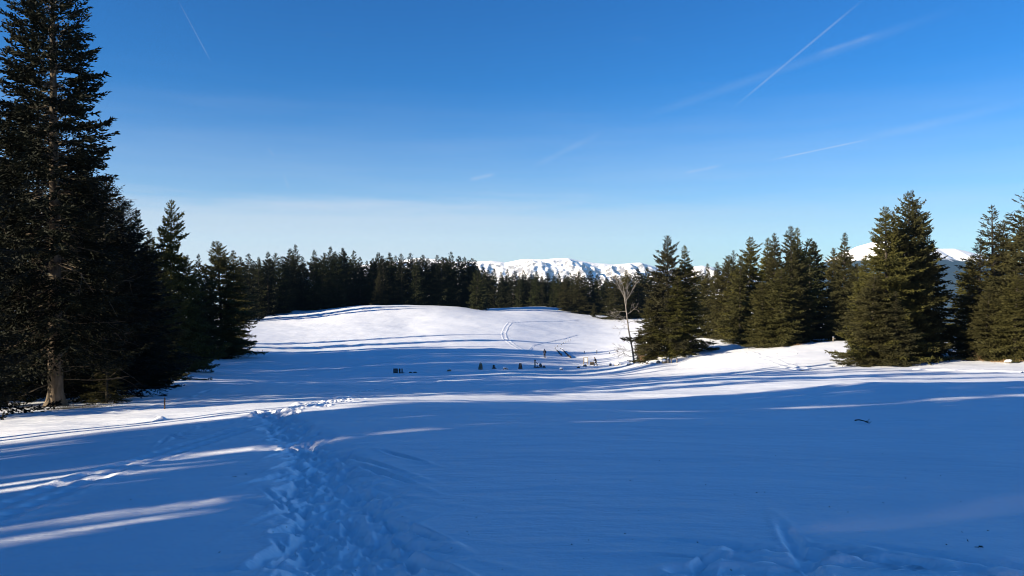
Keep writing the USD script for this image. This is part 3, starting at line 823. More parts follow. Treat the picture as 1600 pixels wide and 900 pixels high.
left, open_ = np.ones(len(DARK), bool), np.ones(len(LIT), bool)
cost = np.full(len(LIT), 7.0)
cost[:nstreak] = [60.0 if y > 790 and x < 400 else 30.0 if x < 400 else 70.0 if x > 1200 else 30.0 if x > 1000 else 8.0 for l in STREAKS for x, y in px_line(l)]
spots, sizes, kinds5 = [], [], []
R5, LOW5 = [4.4, 4.0, 5.0, 4.5, 3.6], [.02, .02, .02, .02, .42]
NC = 36000
cu, cs, ck = wd.uniform(-60, 158, NC), wd.uniform(-80, -15, NC), np.where(wd.random(NC) < .5, 4, wd.integers(0, 4, NC))
cu[:NC // 2] = wd.uniform(-8, 36, NC // 2)
cH, cw = np.where(ck == 4, wd.uniform(14, 28, NC), wd.uniform(3, 25, NC)), wd.uniform(.45, .95, NC)
cp = cs[:, None] * DX + cu[:, None] * EX
cz = base_height(cp[:, 0], cp[:, 1])
cb = sunline(np.column_stack([cp, cz]))
fine = ~((cp[:, 1] > -2) & (cp[:, 0] > -(.70 * cp[:, 1] + 5))) & (np.hypot(cp[:, 0], cp[:, 1]) > 7)
order = np.concatenate([wd.permutation(NC), wd.permutation(NC)])
for _, c in enumerate(order):
    if not fine[c]:
        continue
    p, b, H, w, kd = cp[c], cb[c], cH[c], cw[c], int(ck[c])
    if spots and (((np.array(spots) - p) ** 2).sum(1) < 1.8).any():
        continue

    def inside(Q, f):
        t = (Q[:, 1] - b[1]) / H
        return (t > LOW5[kd]) & (t < .98) & (np.abs(Q[:, 0] - b[0]) < f * R5[kd] * w * H / 20 * np.clip(1 - t, 0, 1) ** .70)
    new = inside(DARK, .62) & left
    hit_lit = inside(LIT, .94) & open_
    if new.sum() < (3 if _ < NC else 1) or new.sum() < (cost * hit_lit).sum():
        continue
    left &= ~new
    open_ &= ~hit_lit
    spots.append(p); sizes.append((w * H / 20, H / 20)); kinds5.append(kd)
wi = UsdGeom.PointInstancer.Define(stage, '/World/woodland')
protos = []
for k in ('far0', 'far1', 'far2', 'mid1', 'high'):
    x = UsdGeom.Xform.Define(stage, f'/World/woodland/spruce_kind_{len(protos) + 1}')
    x.GetPrim().GetReferences().AddInternalReference(KIND[k][0])
    protos.append(x.GetPath())
wi.CreatePrototypesRel().SetTargets(protos)
pos = np.array([(p[0], p[1], ground(p[0], p[1]) - .1) for p in spots])
wi.CreatePositionsAttr(Vt.Vec3fArray.FromNumpy(pos.astype(np.float32)))
wi.CreateProtoIndicesAttr(Vt.IntArray(kinds5))
sc = np.array([(a, a, b) for a, b in sizes])
print('woodland', len(pos), 'still sunlit', int(left.sum()), 'of', len(left), 'streaks open', int(open_[:nstreak].sum()), nstreak, 'band', int(open_[nstreak:].sum()), len(open_) - nstreak)
wi.CreateScalesAttr(Vt.Vec3fArray.FromNumpy(sc.astype(np.float32)))
an = wd.uniform(0, math.pi, len(pos))
wi.CreateOrientationsAttr(Vt.QuathArray([Gf.Quath(float(math.cos(a)), 0, 0, float(math.sin(a))) for a in an]))
tag(wi, 'spruce wood beside and behind the photographer that shades the foreground snow', 'wood', kind='stuff')

# ------------------------------------------------------------------ bare tree
rb = np.random.default_rng(12)
bt = hit(991, 567)
S = bt[1] / FPX                                       # metres per photo pixel there
bare = thing('bare_tree', 'leafless pale grey tree leaning left on the snow beside the tall spruce pair', 'tree', bt)
tp = np.array([(2, 0, 2), (0, 0, 0), (-3, 0, 22), (-9, 0, 52), (-11, 0, 70), (-13, 0, 85), (-15, 0, 100)], float) * S
tp[0] = (tp[1] - [0, 0, .3])
obj('trunk', tube(tp, [.24, .20, .155, .13, .115, .10, .08], 9), BARE, bare, smooth=40)
fork = tp[-2]
for dx, dz, r in [(-15, 33, .065), (-2, 44, .07), (20, 27, .065), (-6, 26, .045), (7, 34, .045)]:
    out = []
    e = np.array([dx, rb.normal(0, 8), dz]) * S
    limb(fork + (tp[-1] - fork) * rb.uniform(0, 1), e / np.linalg.norm(e) + [0, 0, -.1 if abs(dx) > 15 else 0], np.linalg.norm(e) * 1.1, r, rb, 2, out, .35, .25 if abs(dx) > 15 else .1, .020)
    obj('branch', join(out), BARE, bare)
for k in range(14):
    out = []
    q = tp[2] * (1 - k / 14) + tp[5] * (k / 14) if k > 5 else tp[2] * rb.uniform(.4, 1.0)
    sg = -1 if k % 3 else 1
    limb(q, [sg * 1.0, rb.normal(0, .6), rb.uniform(-.15, .55)], rb.uniform(15, 30) * S, .045, rb, 2, out, .45, .15, .020)
    obj('branch', join(out), BARE, bare)


def shrub(px, py, w, h, seed, label, n=16, m=BARE, cat='shrub', group=None):
    rng = np.random.default_rng(seed)
    p = hit(px, py); sc = p[1] / FPX
    out = []
    for k in range(n):
        a = rng.uniform(0, 6.28); t = rng.uniform(0, 1)
        e = np.array([math.cos(a) * t * w / 2, math.sin(a) * t * w / 2, h * rng.uniform(.6, 1.0)]) * sc
        limb((e[0] * .2, e[1] * .2, -.05), e, np.linalg.norm(e), .012 + .05 * sc, rng, 1, out, .5, .1)
    t = thing('bare_shrub', label, cat, p, group=group)
    obj('stems', join(out), m, t)


TWIG = rough_mat('brown_twigs', (0.12, 0.07, 0.04), (0.30, 0.19, 0.11), 5.0)
shrub(1498, 560, 26, 13, 1, 'leafless brown shrub in the gap right of the big right clump', 18, TWIG)
shrub(1470, 561, 22, 7, 2, 'low brown shrub beside the pale broken stem at the right', 14, TWIG)
shrub(1528, 563, 22, 12, 3, 'brown twiggy shrub under the open spruces near the right edge', 16, TWIG)
shrub(1002, 566, 18, 30, 4, 'brown leafless bush between the bare tree and the spruce pair', 14, TWIG)


# ------------------------------------------------------------------ grass and litter where the snow has gone under the spruces
def tufts(name, spots, n, h, label, seed, m):
    rng = np.random.default_rng(seed); P, D, L, W = [], [], [], []
    for px, py, wx in spots:
        c = hit(px, py); sc = c[1] / FPX
        x = c[0] + rng.normal(0, wx * sc / 2.5, n); y = c[1] + rng.normal(0, .7, n)
        z = base_height(x, y) - .02
        P.append(np.stack([x, y, z], 1)); D.append(np.column_stack([rng.normal(0, .8, n), rng.normal(0, .8, n), np.full(n, .8)])); L.append(h * rng.uniform(.5, 1.3, n)); W.append(np.full(n, h * .05))
    o = obj(name, spindles(*map(np.concatenate, (P, D, L, W)), seed), m)
    tag(o, label, 'grass', kind='stuff')


tufts('dry_grass', [(1030, 556, 14), (1045, 553, 16), (1060, 551.5, 16), (1074, 550, 14), (1018, 559, 12), (1440, 564, 26), (1470, 561, 24), (1500, 561, 26), (1530, 562, 22), (1220, 540, 30), (1235, 540, 20), (1575, 565, 24)], 700, .32,
      'brown dry grass showing through the snow edge under the right-hand spruces', 5, GRASS)
tufts('needle_litter', [(60, 636, 60), (100, 638, 60), (130, 637, 50)], 900, .10, 'dark fallen twigs and needles on the snow round the tallest left trunk', 6, BARK_DARK)


# ------------------------------------------------------------------ stones with snow on them
def stone(px, py, w, h, seed, label, m=STONE, cap=.4, name='boulder', group='boulders along the snowy hollow', deep=1.0, lean=0.0):
    p = hit(px, py); sc = p[1] / FPX
    t = thing(name, label, 'rock', p, group=group)
    v, f = rock(w / 2 * sc, max(.25, w / 2 * sc * deep), h * sc * .72, seed)
    zt = v[:, 2].max(); v[:, 2] *= h * sc / max(zt, .01)
    v[:, 0] += lean * v[:, 2]
    obj('stone', (v, f), m, t, smooth=50)
    if cap:
        n = trimesh.Trimesh(v, f, process=False).vertex_normals
        k = np.clip((n[:, 2] - .35) * 2.2, 0, 1) * (noise(v * 2.2 + seed, seed) > (1 - cap - .25)) 
        cv = v + n * (-.03 + .09 * k)[:, None] + np.array([0, 0, .05]) * k[:, None]
        obj('snow_cap', (cv, f), SNOW, t, smooth=True)


for a in [(702, 580, 7, 4, 3, 'small tan stone on the shaded snow between the boards and the tall stone', STONE_TAN, .2),
          (751, 577, 7, 11, 4, 'upright rounded tan stone standing alone in the shaded snow', STONE_TAN, .15),
          (790, 577, 8, 4, 5, 'low snow-capped stone between the dark stump and the dark wedge', STONE_TAN, .7),
          (844.5, 574, 5, 7, 6, 'rounded dark boulder just right of the spout post', STONE, .2),
          (840.5, 574.5, 5, 3, 16, 'small pale stone at the foot of the spout post', STONE, .6),
          (850, 574.5, 5, 3.5, 7, 'low dark wedge of rock right of the rounded boulder by the spout post', STONE, .3),
          (877, 577.5, 6, 2.5, 8, 'flat snow-covered lump on the shadow edge right of the spout post', STONE, .9),
          (904, 575, 5, 3, 9, 'small dark stone at the left foot of the notice frame', STONE, .2),
          (914, 572.5, 7, 3, 10, 'dark stone slab at the foot of the notice frame', STONE, .2),
          (954, 571.5, 4, 4, 11, 'small dark stone right of the stooping walker', STONE, .2),
          (965, 571, 11, 5, 12, 'arched snow-capped boulder left of the bare tree', STONE, .8),
          (983, 570.5, 8, 3.5, 13, 'small snow-capped boulder next to the foot of the bare tree', STONE, .7),
          (1011, 569, 4, 4, 14, 'small dark stone right of the foot of the bare tree', STONE, .1),
          (1019, 568.5, 6, 2, 15, 'low scatter of dark stone between the bare tree and the square stone', STONE, .4),
          (1028.5, 567.5, 6, 4.5, 17, 'small squarish pale grey stone on the snow below the spruce pair', STONE, .3),
          (1037.5, 567.5, 7, 6, 18, 'tan boulder left of the arched grey boulder below the spruce pair', STONE_TAN, .4),
          (1043.5, 567, 6, 7.5, 19, 'arched grey boulder beside the two short posts below the spruce pair', STONE, .2),
          (1030, 555, 9, 5, 20, 'snow-covered rock at the left foot of the spruce pair', STONE, .8),
          (1036, 552.5, 8, 5, 21, 'higher snow-covered rock at the left foot of the spruce pair', STONE, .9),
          (1051, 550, 9, 5, 22, 'snow-covered rock under the middle of the spruce pair', STONE, .9),
          (1376, 570, 8, 6, 23, 'leftmost snow-covered rock in front of the big right clump', STONE, .95),
          (1386, 569.5, 7, 4, 24, 'lowest snow-covered rock in front of the big right clump', STONE, .95),
          (1396, 568, 9, 6, 25, 'rightmost snow-covered rock in front of the big right clump', STONE, .95),
          (1576, 567, 12, 4, 26, 'snow-covered rock near the right edge under the spruces', STONE, .9),
          (1180, 536, 8, 3, 27, 'half-buried rock left of the middle right dome', STONE, .9)]:
    stone(*a[:5], a[5], a[6], a[7])


# ------------------------------------------------------------------ woodwork in the hollow
def post(parent, x, z0, z1, r, m, name='post', lean=0.0, y=0.0, top=None, seed=0):
    rng = np.random.default_rng(seed + int(abs(x) * 100))
    zs = np.linspace(z0, z1, 5)
    v = tube(np.stack([x + lean * (zs - z0) + rng.normal(0, r * .12, 5), np.full(5, y), zs], 1), r * np.array([1.08, 1.0, .97, .95, .9]), 7)
    o = obj(name, v, m, parent, smooth=40)
    if top:
        s = trimesh.creation.icosphere(2, r * 1.25); s.apply_scale([1, 1, .6]); s.apply_translation([x + lean * (z1 - z0), y, z1])
        obj('snow_cap', tm(s), SNOW, parent, smooth=True)
    return o


def at_px(px, py):
    p = hit(px, py)
    return p, p[1] / FPX


# the dark board stand and its slatted neighbour
p, q = at_px(618, 583)
t = thing('board_stand', 'square dark board stand at the left end of the row in the shaded hollow', 'stand', p)
for k in range(4):
    obj('plank', box(7 * q, .05, 1.65 * q, (0, 0, (.35 + 1.8 * k) * q)), WOOD_DARK, t)
for sx in (-1, 1):
    obj('post', box(.09, .09, 7.4 * q, (sx * 3.1 * q, .08, -.1)), WOOD_DARK, t)
p, q = at_px(627, 583)
t = thing('slat_stand', 'three dark upright slats standing right beside the square board stand', 'stand', p, group=None)
for x, w in ((-2.6, 2.2), (-.1, 1.2), (2.1, 1.0)):
    obj('slat', box(w * q, .06, 7.8 * q, (x * q, 0, -.05)), WOOD_DARK, t)
obj('foot_rail', box(8 * q, .12, .9 * q, (.8 * q, .1, 0)), WOOD_DARK, t)
for px, w, lab in ((641.5, 4.5, 'dark half-buried log end right of the slat stand'), (648.5, 5.5, 'dark flat half-buried log right of the first log end')):
    p, q = at_px(px, 582.6)
    t = thing('buried_log', lab, 'log', p)
    v, f = tube(np.stack([np.linspace(-w / 2, w / 2, 5) * q, np.zeros(5), np.array([.5, .8, .9, .8, .6]) * q], 1), np.array([.7, .9, .9, .85, .6]) * q, 7)
    obj('wood', (v, f), WOOD_DARK, t, smooth=40)
# dark stump on a broad foot
p, q = at_px(771.5, 576)
t = thing('dark_stump', 'small dark tree stump with spreading roots right of the upright tan stone', 'stump', p)
zs = np.array([-.5, .3, 1.3, 2.4, 4.0, 5.6]) * q
obj('stump', tube(np.stack([np.zeros(6), np.zeros(6), zs], 1), np.array([3.4, 3.0, 2.0, 1.6, 1.7, 1.5]) * q, 9), WOOD_DARK, t, smooth=40)
for a in (0.2, 2.2, 4.1):
    obj('root', tube([(math.cos(a) * s * q, math.sin(a) * s * q, z * q) for s, z in ((1, 1.6), (2.6, .8), (4.2, -.1))], np.array([.9, .7, .3]) * q, 6), WOOD_DARK, t)
# dark tapering stand
p, q = at_px(813, 576.5)
t = thing('wedge_stand', 'dark tapering wooden stand left of the spout post', 'stand', p)
for sx in (-1, 1):
    obj('leg', tube([(sx * 2.9 * q, 0, -.1), (sx * 1.5 * q, 0, 8.6 * q)], [.07, .06], 6), WOOD_DARK, t)
for k in range(5):
    w = 5.6 - 2.6 * k / 5
    obj('board', box(w * q, .05, 1.55 * q, (0, -.06, (.2 + 1.65 * k) * q)), WOOD_DARK, t)
obj('top_cap', box(3.4 * q, .3, .5 * q, (0, 0, 8.5 * q)), WOOD_DARK, t)
# the wooden spout post
p, q = at_px(836, 574.5)
t = thing('spout_post', 'weathered wooden post with a flared snow-topped head and a curved side arm', 'post', p)
post(t, 0, -.1, 11.5 * q, 1.15 * q, WOOD, 'post', seed=2)
obj('head', tube([(0, 0, 10.4 * q), (0, 0, 11.6 * q), (0, 0, 12.4 * q)], np.array([1.1, 2.0, 1.8]) * q, 9), WOOD, t, smooth=40)
s = trimesh.creation.icosphere(2, 1.7 * q); s.apply_scale([1, 1, .45]); s.apply_translation([0, 0, 12.5 * q]); obj('snow_cap', tm(s), SNOW, t, smooth=True)
obj('arm', tube([(0, 0, 8.2 * q), (2.0 * q, 0, 8.0 * q), (3.4 * q, 0, 7.0 * q), (4.0 * q, 0, 5.6 * q)], np.array([.5, .5, .6, .8]) * q, 7), WOOD, t, smooth=40)
obj('base_block', box(4.2 * q, .5, 1.6 * q, (0, 0, -.05)), WOOD, t)


# fences and rails half drowned in snow
def lying_rail(a, b, r0, r1, label, group='half-buried rails beside the walker'):
    A, B = hit(*a), hit(*b)
    t = thing('snow_fence_rail', label, 'rail', A, group=group)
    pts = np.array([A + (B - A) * f for f in np.linspace(0, 1, 6)]); pts[:, 2] = base_height(pts[:, 0], pts[:, 1]) + np.linspace(r0, r1, 6) * 1.0
    obj('pole', tube(pts - A, np.linspace(r0, r1, 6), 7), WOOD_DARK, t, smooth=40)
    for f in (.15, .95):
        e = A + (B - A) * f - A
        post(t, e[0], e[2] - .2, e[2] + .55 * (.5 + f * .5), .07, WOOD_DARK, y=e[1])


lying_rail((869.5, 547.5), (877.5, 555.8), .10, .16, 'left of two dark half-buried rails right of the walker')
lying_rail((880.5, 548.5), (891.5, 559.3), .10, .20, 'right and longer of two dark half-buried rails right of the walker')
for px, py, h, lab in [(867.5, 546, 3.6, 'short dark stake left of the half-buried rails'), (871, 541.8, 2.6, 'stake nearest the half-buried rails in the row climbing right'), (875.5, 545.5, 2.4, 'stake just above the left half-buried rail'),
                       (879.5, 547.5, 2.6, 'stake at the top of the right half-buried rail'), (877, 539.2, 2.2, 'second stake up the row climbing right'), (880, 537.2, 2.0, 'third stake up the row climbing right'),
                       (884, 535.2, 2.0, 'fourth stake up the row climbing right'), (887.5, 533.6, 1.8, 'fifth stake up the row climbing right'), (891, 532.0, 1.8, 'topmost stake of the row climbing right'),
                       (913, 551.8, 3.0, 'stake above the notice frame in the row of three'), (932.5, 552.5, 6.0, 'tallest stake of the row of three, above the stooping walker'), (952.5, 553, 3.4, 'right stake of the row of three on the sunlit snow')]:
    p, q = at_px(px, py)
    t = thing('snow_stake', lab, 'stake', p, group='marker stakes in the sunlit bowl')
    post(t, 0, -.15, h * q, .075, WOOD_DARK, top=True, seed=int(px))
    obj('cross_piece', box(.22, .06, .10, (0, -.07, h * q * .62)), WOOD_DARK, t)
# the notice frame
p, q = at_px(915, 570)
t = thing('notice_frame', 'white notice board in a grey timber frame on two posts', 'sign', p)
for sx in (-1, 1):
    post(t, sx * 3.2 * q, -.15, 11.6 * q, .09, WOOD, seed=sx + 5)
obj('rail', box(7.2 * q, .12, .9 * q, (0, .0, 10.8 * q)), WOOD, t)
obj('rail', box(6.2 * q, .10, .7 * q, (0, .0, 3.6 * q)), WOOD, t)
WHITE = rough_mat('white_board', (0.74, 0.75, 0.77), (0.84, 0.85, 0.86), 3.0, bump=.003)
obj('board', box(5.6 * q, .05, 6.3 * q, (0, .02, 4.4 * q)), WHITE, t)
s = box(7.6 * q, .28, .5 * q, (0, 0, 11.7 * q), .03); obj('snow_cap', s, SNOW, t)
# crate beside the second walker
p, q = at_px(925, 570)
t = thing('slatted_crate', 'low dark slatted wooden crate between the notice frame and the stooping walker', 'crate', p)
for k in range(3):
    obj('slat', box(5.8 * q, .04, 1.0 * q, (0, -.30, (.15 + 1.25 * k) * q)), WOOD_DARK, t)
    obj('slat', box(5.8 * q, .04, 1.0 * q, (0, .30, (.15 + 1.25 * k) * q)), WOOD_DARK, t)
for sx in (-1, 1):
    obj('end_board', box(.06, .54, 3.7 * q, (sx * 2.75 * q, 0, 0)), WOOD_DARK, t)
obj('lid', box(6.2 * q, .72, .4 * q, (0, 0, 3.9 * q)), WOOD, t)
# two short posts
for px, lab in ((1049, 'left of two short grey posts right of the arched grey boulder'), (1057.8, 'right of two short grey posts right of the arched grey boulder')):
    p, q = at_px(px, 567.2)
    t = thing('short_post', lab, 'post', p, group='short posts below the spruce pair')
    post(t, 0, -.15, 7.4 * q, .95 * q, WOOD, seed=int(px))
    obj('top_plate', box(2.3 * q, .22, .45 * q, (0, 0, 7.3 * q)), WOOD_DARK, t)
# the gate at the foot of the spruce pair
p, q = at_px(1078, 551)
t = thing('wooden_gate', 'weathered wooden gate of three posts and rails beside the spruce pair', 'gate', p)
for x, h, r in ((-13, 8, .085), (1.5, 20, .10), (9.5, 16, .10), (7.2, 9, .07)):
    post(t, x * q, -.2, h * q, r, WOOD, seed=int(x + 40))
obj('rail', box(15 * q, .07, 1.1 * q, (-5.8 * q, -.1, 6.6 * q)), WOOD, t)
obj('rail', box(14 * q, .07, .9 * q, (-5.8 * q, -.1, 3.4 * q)), WOOD_DARK, t)
obj('rail', box(9 * q, .07, 1.0 * q, (6 * q, -.1, 6.2 * q)), WOOD, t)
obj('snow_cap', box(5 * q, .25, 1.1 * q, (9 * q, -.05, 8.9 * q), .04), SNOW, t)
for k in range(5):
    obj('slat', box(.9 * q, .05, 5 * q, ((2.6 + 1.25 * k) * q, .05, .5 * q)), WOOD_DARK, t)
p, q = at_px(1059.5, 549)
t = thing('pale_stem', 'thin pale sunlit stem under the spruce pair', 'stem', p)
post(t, 0, -.2, 13 * q, .07, BARE, 'stem', seed=3)
# post left of the lone pointed right spruce
p, q = at_px(1302, 533.5)
t = thing('boundary_post', 'pale wooden post standing alone under the lone pointed spruce', 'post', p)
post(t, 0, -.2, 7 * q, .12, WOOD, top=True, seed=9)
obj('rail_stub', box(.35, .07, .16, (.15, -.05, 3.6 * q)), WOOD, t)
# broken stem in the right-hand gap
p, q = at_px(1455, 560)
t = thing('broken_trunk', 'short pale broken trunk with a snow cap at the right of the big clump', 'trunk', p)
zs = np.array([-.2, .1, .3, .7, 1.0]) * 1.0
obj('trunk', tube(np.stack([np.array([0, 0, .01, -.02, 0]), np.zeros(5), np.array([-.2, .1, .35, .6, .95])], 1), [.17, .13, .11, .105, .10], 9), BARE, t, smooth=40)
s = trimesh.creation.icosphere(2, .16); s.apply_scale([1.2, 1.2, .7]); s.apply_translation([-.05, 0, 1.0]); obj('snow_cap', tm(s), SNOW, t, smooth=True)
for a in (.6, 2.6):
    obj('branch', tube([(0, 0, .5), (.25 * math.cos(a), .2 * math.sin(a), .62), (.55 * math.cos(a), .4 * math.sin(a), .66)], [.03, .02, .01], 5), BARE, t)
# stake on the left
p, q = at_px(257, 639)
t = thing('marker_stake', 'thin reddish-brown wooden stake in the shaded snow right of the left spruces', 'stake', p)
RED = rough_mat('red_brown_wood', (0.035, 0.02, 0.015), (0.08, 0.045, 0.03), 10.0, stretch=(1, 1, .2))
post(t, 0, -.2, 17 * q, .024, RED, lean=.02, seed=1)
obj('tip', tube([(.008, 0, 16.8 * q), (.009, 0, 18.2 * q)], [.021, .006], 7), RED, t)
obj('tie', tube([(.004, 0, 12 * q), (.004, 0, 12.7 * q)], [.028, .028], 7), WOOD_DARK, t)


# fallen branches and twigs on the foreground snow
def fallen(px, py, w, seed, label, arch=.3, n=5, m=WOOD_DARK, name='fallen_branch'):
    rng = np.random.default_rng(seed); p, q = at_px(px, py)
    t = thing(name, label, 'branch', p)
    L = w * q
    xs = np.linspace(-L / 2, L / 2, 9)
    pts = np.stack([xs, rng.normal(0, L * .05, 9), L * arch * (1 - (2 * xs / L + .55) ** 2) * .35 + .01], 1)
    pts[:, 2] = np.maximum(pts[:, 2], -.01) + rng.normal(0, L * .01, 9)
    obj('stem', tube(pts, np.linspace(.040, .014, 9) * L, 6), m, t, smooth=40)
    out = []
    for k in range(n):
        i = rng.integers(2, 8)
        limb(pts[i], [rng.uniform(.2, 1), rng.normal(0, .7), rng.uniform(-.1, .25)], L * rng.uniform(.15, .35), .012 * L, rng, 1, out, .5, 0)
    obj('side_twigs', join(out), m, t)


fallen(1350, 661, 28, 1, 'dark arched branch lying half buried on the right foreground snow', arch=.45)
fallen(1530, 857, 14, 2, 'few dark twigs lying on the snow in the lower right corner', arch=.05, n=4, name='fallen_twig')
fallen(366, 746, 7, 3, 'small dark stick on the snow left of the trampled path', arch=.1, n=2, name='fallen_twig')
fallen(384, 742, 5, 4, 'tiny dark stick just right of the small stick by the trampled path', arch=.1, n=2, name='fallen_twig')
fallen(893, 853, 3, 5, 'tiny dark cone-like scrap on the snow at the bottom centre', arch=.6, n=3, name='fallen_twig')
fallen(250, 566, 20, 6, 'broken bough lying at the foot of the left spruces by the sunlit strip', arch=.8, n=6)
rs = np.random.default_rng(8)
P = []
for k in range(70):
    px, py = rs.uniform(60, 1580), 690 + 205 * rs.random() ** .8
    P.append(hit(px, py, hi=40))
P = np.array(P)
o = obj('needle_scraps', spindles(P + [0, 0, .004], np.column_stack([rs.normal(size=(70, 2)), np.full(70, .15)]), rs.uniform(.010, .034, 70), rs.uniform(.002, .005, 70), 3), TWIG)
tag(o, 'scattered needles and bark scraps blown over the foreground snow', 'litter', kind='stuff')


# ------------------------------------------------------------------ the two walkers
def hull(a, ra, b, rb, n=14):
    return m3.Manifold.batch_hull([m3.Manifold.sphere(ra, n).translate(tuple(map(float, a))), m3.Manifold.sphere(rb, n).translate(tuple(map(float, b)))])


def chain(js):
    return [hull(js[k][0], js[k][1], js[k + 1][0], js[k + 1][1]) for k in range(len(js) - 1)]


def skin(parts, edge=.03, it=6):
    m = m3.Manifold.batch_boolean(parts, m3.OpType.Add).refine_to_length(edge)
    me = m.to_mesh(); t = trimesh.Trimesh(me.vert_properties[:, :3], me.tri_verts)
    trimesh.smoothing.filter_taubin(t, iterations=it)
    return tm(t)


def hand(w, d, r=.0105):
    """A mitten-free hand: palm, four bent fingers of different lengths and a thumb from the palm's side."""
    w, d = np.array(w, float), np.array(d, float) / np.linalg.norm(d)
    s = np.cross(d, [0, 0, 1.0]); s = s / (np.linalg.norm(s) + 1e-9) if np.linalg.norm(s) > .1 else np.array([0, 1.0, 0])
    c = np.cross(s, d)
    palm = [hull(w, .027, w + d * .05 + s * k, .02) for k in (-.028, 0, .028)]
    fing = []
    for k, (o, L) in enumerate(((-.033, .062), (-.011, .078), (.011, .084), (.033, .074))):
        b = w + d * .075 + s * o
        fing += chain([(b, r), (b + d * L * .5 - c * .008, r * .95), (b + d * L * .85 - c * .03, r * .85)])
    tb = w + d * .02 + s * .035
    fing += chain([(tb, r * 1.15), (tb + d * .03 + s * .022, r * 1.05), (tb + d * .058 + s * .028 - c * .012, r * .9)])
    return palm + fing


def person(px, py, H, rotz, label, j, jacket, trousers, hat, hood=False, pack=None):
    p = hit(px, py); k = H / 1.75
    t = thing('person', label, 'person', p, rotz)
    J = {n: np.array(v, float) * k for n, v in j.items()}
    sc = lambda r: r * k
    head = J['head']; f = np.array([0, 1.0, 0])
    body = chain([(J['pelvis'], sc(.12)), (J['waist'], sc(.115)), (J['chest'], sc(.135)), (J['neck'], sc(.055)), (head, sc(.06))])
    body += [hull(head + f * .01, sc(.088), head + np.array([0, .015, .05]) * k, sc(.092)), hull(head + np.array([0, .05, -.06]) * k, sc(.05), head, sc(.07))]
    body += [m3.Manifold.sphere(sc(.018), 8).translate(tuple(head + np.array([0, .105, -.01]) * k))]
    body += [m3.Manifold.sphere(sc(.022), 8).translate(tuple(head + np.array([s * .09, 0, 0]) * k)) for s in (-1, 1)]
    coat, legs, boots, gloves = [], [], [], []
    coat += chain([(J['pelvis'] + [0, 0, -.05 * k], sc(.165)), (J['waist'], sc(.155)), (J['chest'], sc(.175)), (J['neck'] - [0, 0, .02 * k], sc(.085))])
    for s in 'lr':
        body += chain([(J['chest'] + (J['sh' + s] - J['chest']) * .6, sc(.07)), (J['sh' + s], sc(.06)), (J['el' + s], sc(.042)), (J['wr' + s], sc(.03))])
        body += chain([(J['hip' + s], sc(.09)), (J['kn' + s], sc(.058)), (J['an' + s], sc(.042)), (J['an' + s] + np.array([0, .15, -.03]) * k, sc(.035))])
        hd = J['wr' + s] - J['el' + s]
        body += hand(J['wr' + s] + hd / np.linalg.norm(hd) * .02, hd)
        coat += chain([(J['chest'] + (J['sh' + s] - J['chest']) * .5, sc(.11)), (J['sh' + s], sc(.085)), (J['el' + s], sc(.066)), (J['wr' + s], sc(.052))])
        legs += chain([(J['pelvis'], sc(.13)), (J['hip' + s], sc(.115)), (J['kn' + s], sc(.082)), (J['an' + s], sc(.07))])
        boots += chain([(J['an' + s] + [0, 0, .10 * k], sc(.072)), (J['an' + s], sc(.066)), (J['an' + s] + np.array([0, .17, -.04]) * k, sc(.048))])
        boots += chain([(J['an' + s] + np.array([0, -.04, -.04]) * k, sc(.05)), (J['an' + s] + np.array([0, .17, -.045]) * k, sc(.045))])
    obj('body', skin(body, .022, 4), SKIN, t, smooth=True)
    obj('jacket', skin(coat), jacket, t, smooth=True)
    obj('trousers', skin(legs), trousers, t, smooth=True)
    obj('boots', skin(boots), WOOD_DARK, t, smooth=True)
    hp = [hull(head + np.array([0, -.01, .03]) * k, sc(.112), head + np.array([0, -.01, .075]) * k, sc(.095))]
    if hood:
        hp = [hull(head + np.array([0, -.035, .0]) * k, sc(.115), head + np.array([0, -.02, .06]) * k, sc(.105)), hull(head + np.array([0, -.04, .05]) * k, sc(.10), head + np.array([0, -.05, .155]) * k, sc(.03)), hull(head + np.array([0, -.05, -.05]) * k, sc(.1), J['neck'], sc(.12))]
    obj('hood' if hood else 'hat', skin(hp), hat, t, smooth=True)
    if pack:
        c = J['chest']
        obj('backpack', skin([hull(c + np.array([x, -.24, z]) * k, sc(.09), c + np.array([-x, -.26, z]) * k, sc(.09)) .__add__(hull(c + np.array([x, -.22, -.26]) * k, sc(.10), c + np.array([-x, -.24, z]) * k, sc(.09))) for x, z in ((.1, .08),)]), pack, t, smooth=True)


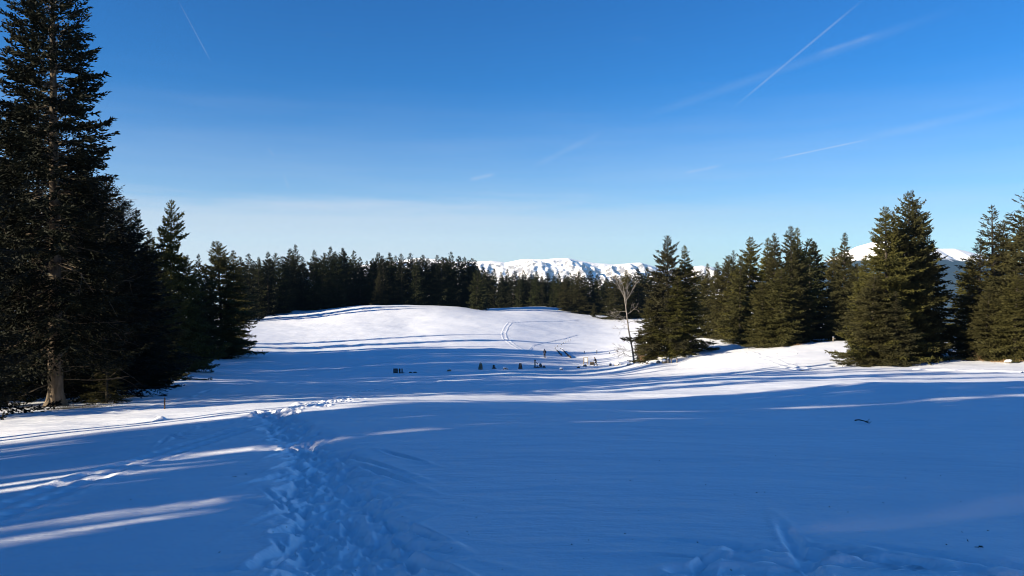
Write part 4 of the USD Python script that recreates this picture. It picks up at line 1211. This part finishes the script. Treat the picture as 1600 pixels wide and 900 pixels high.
SKIN = rough_mat('skin', (0.45, 0.28, 0.21), (0.55, 0.36, 0.28), 6.0, rough=.5, bump=.001)
NAVY = rough_mat('navy_cloth', (0.012, 0.016, 0.035), (0.03, 0.038, 0.075), 9.0, bump=.01)
BLACK = rough_mat('black_cloth', (0.008, 0.008, 0.010), (0.025, 0.025, 0.028), 9.0, bump=.01)
STAND = dict(pelvis=(0, 0, .95), waist=(0, .01, 1.10), chest=(0, .02, 1.33), neck=(0, .03, 1.50), head=(0, .06, 1.62), shl=(-.19, .01, 1.42), shr=(.19, .01, 1.42), ell=(-.30, -.04, 1.16), elr=(.29, .02, 1.15),
             wrl=(-.24, .16, 1.00), wrr=(.24, .20, .98), hipl=(-.09, 0, .90), hipr=(.09, 0, .90), knl=(-.09, .10, .49), knr=(.09, .03, .48), anl=(-.09, .02, .09), anr=(.09, -.16, .12))
person(851, 559.6, 1.85, 10, 'person in dark navy clothing and hood walking down the sunlit snow', STAND, NAVY, BLACK, NAVY, hood=True, pack=BLACK)
STOOP = dict(pelvis=(0, -.05, .92), waist=(0, .03, 1.06), chest=(0, .12, 1.27), neck=(0, .20, 1.42), head=(0, .26, 1.53), shl=(-.18, .14, 1.35), shr=(.18, .14, 1.35), ell=(-.22, .22, 1.08), elr=(.22, .10, 1.08),
             wrl=(-.18, .44, .98), wrr=(.18, .36, .98), hipl=(-.09, -.05, .87), hipr=(.09, -.05, .87), knl=(-.09, .20, .50), knr=(.09, -.05, .46), anl=(-.09, .26, .09), anr=(.09, -.30, .11))
person(931, 571.2, 1.72, 80, 'person in black stooping forward beside the low slatted crate', STOOP, BLACK, BLACK, BLACK)

# ------------------------------------------------------------------ the air
HZ = usdkit.material(stage, '/World/Looks/haze', {'v': ('principled_volume', {'color': (0.28, 0.58, 1.0), 'density': 2.2e-5, 'anisotropy': 0.0, 'absorption_color': (1.0, 1.0, 1.0)})}, [], volume='v.volume')
hb = trimesh.creation.box([34400, 34400, 1700]); hb.apply_translation([0, 0, -700 + 850.0])
tag(obj('haze', tm(hb), HZ), 'thin bluish mountain air that pales the far slopes', 'haze', kind='stuff')
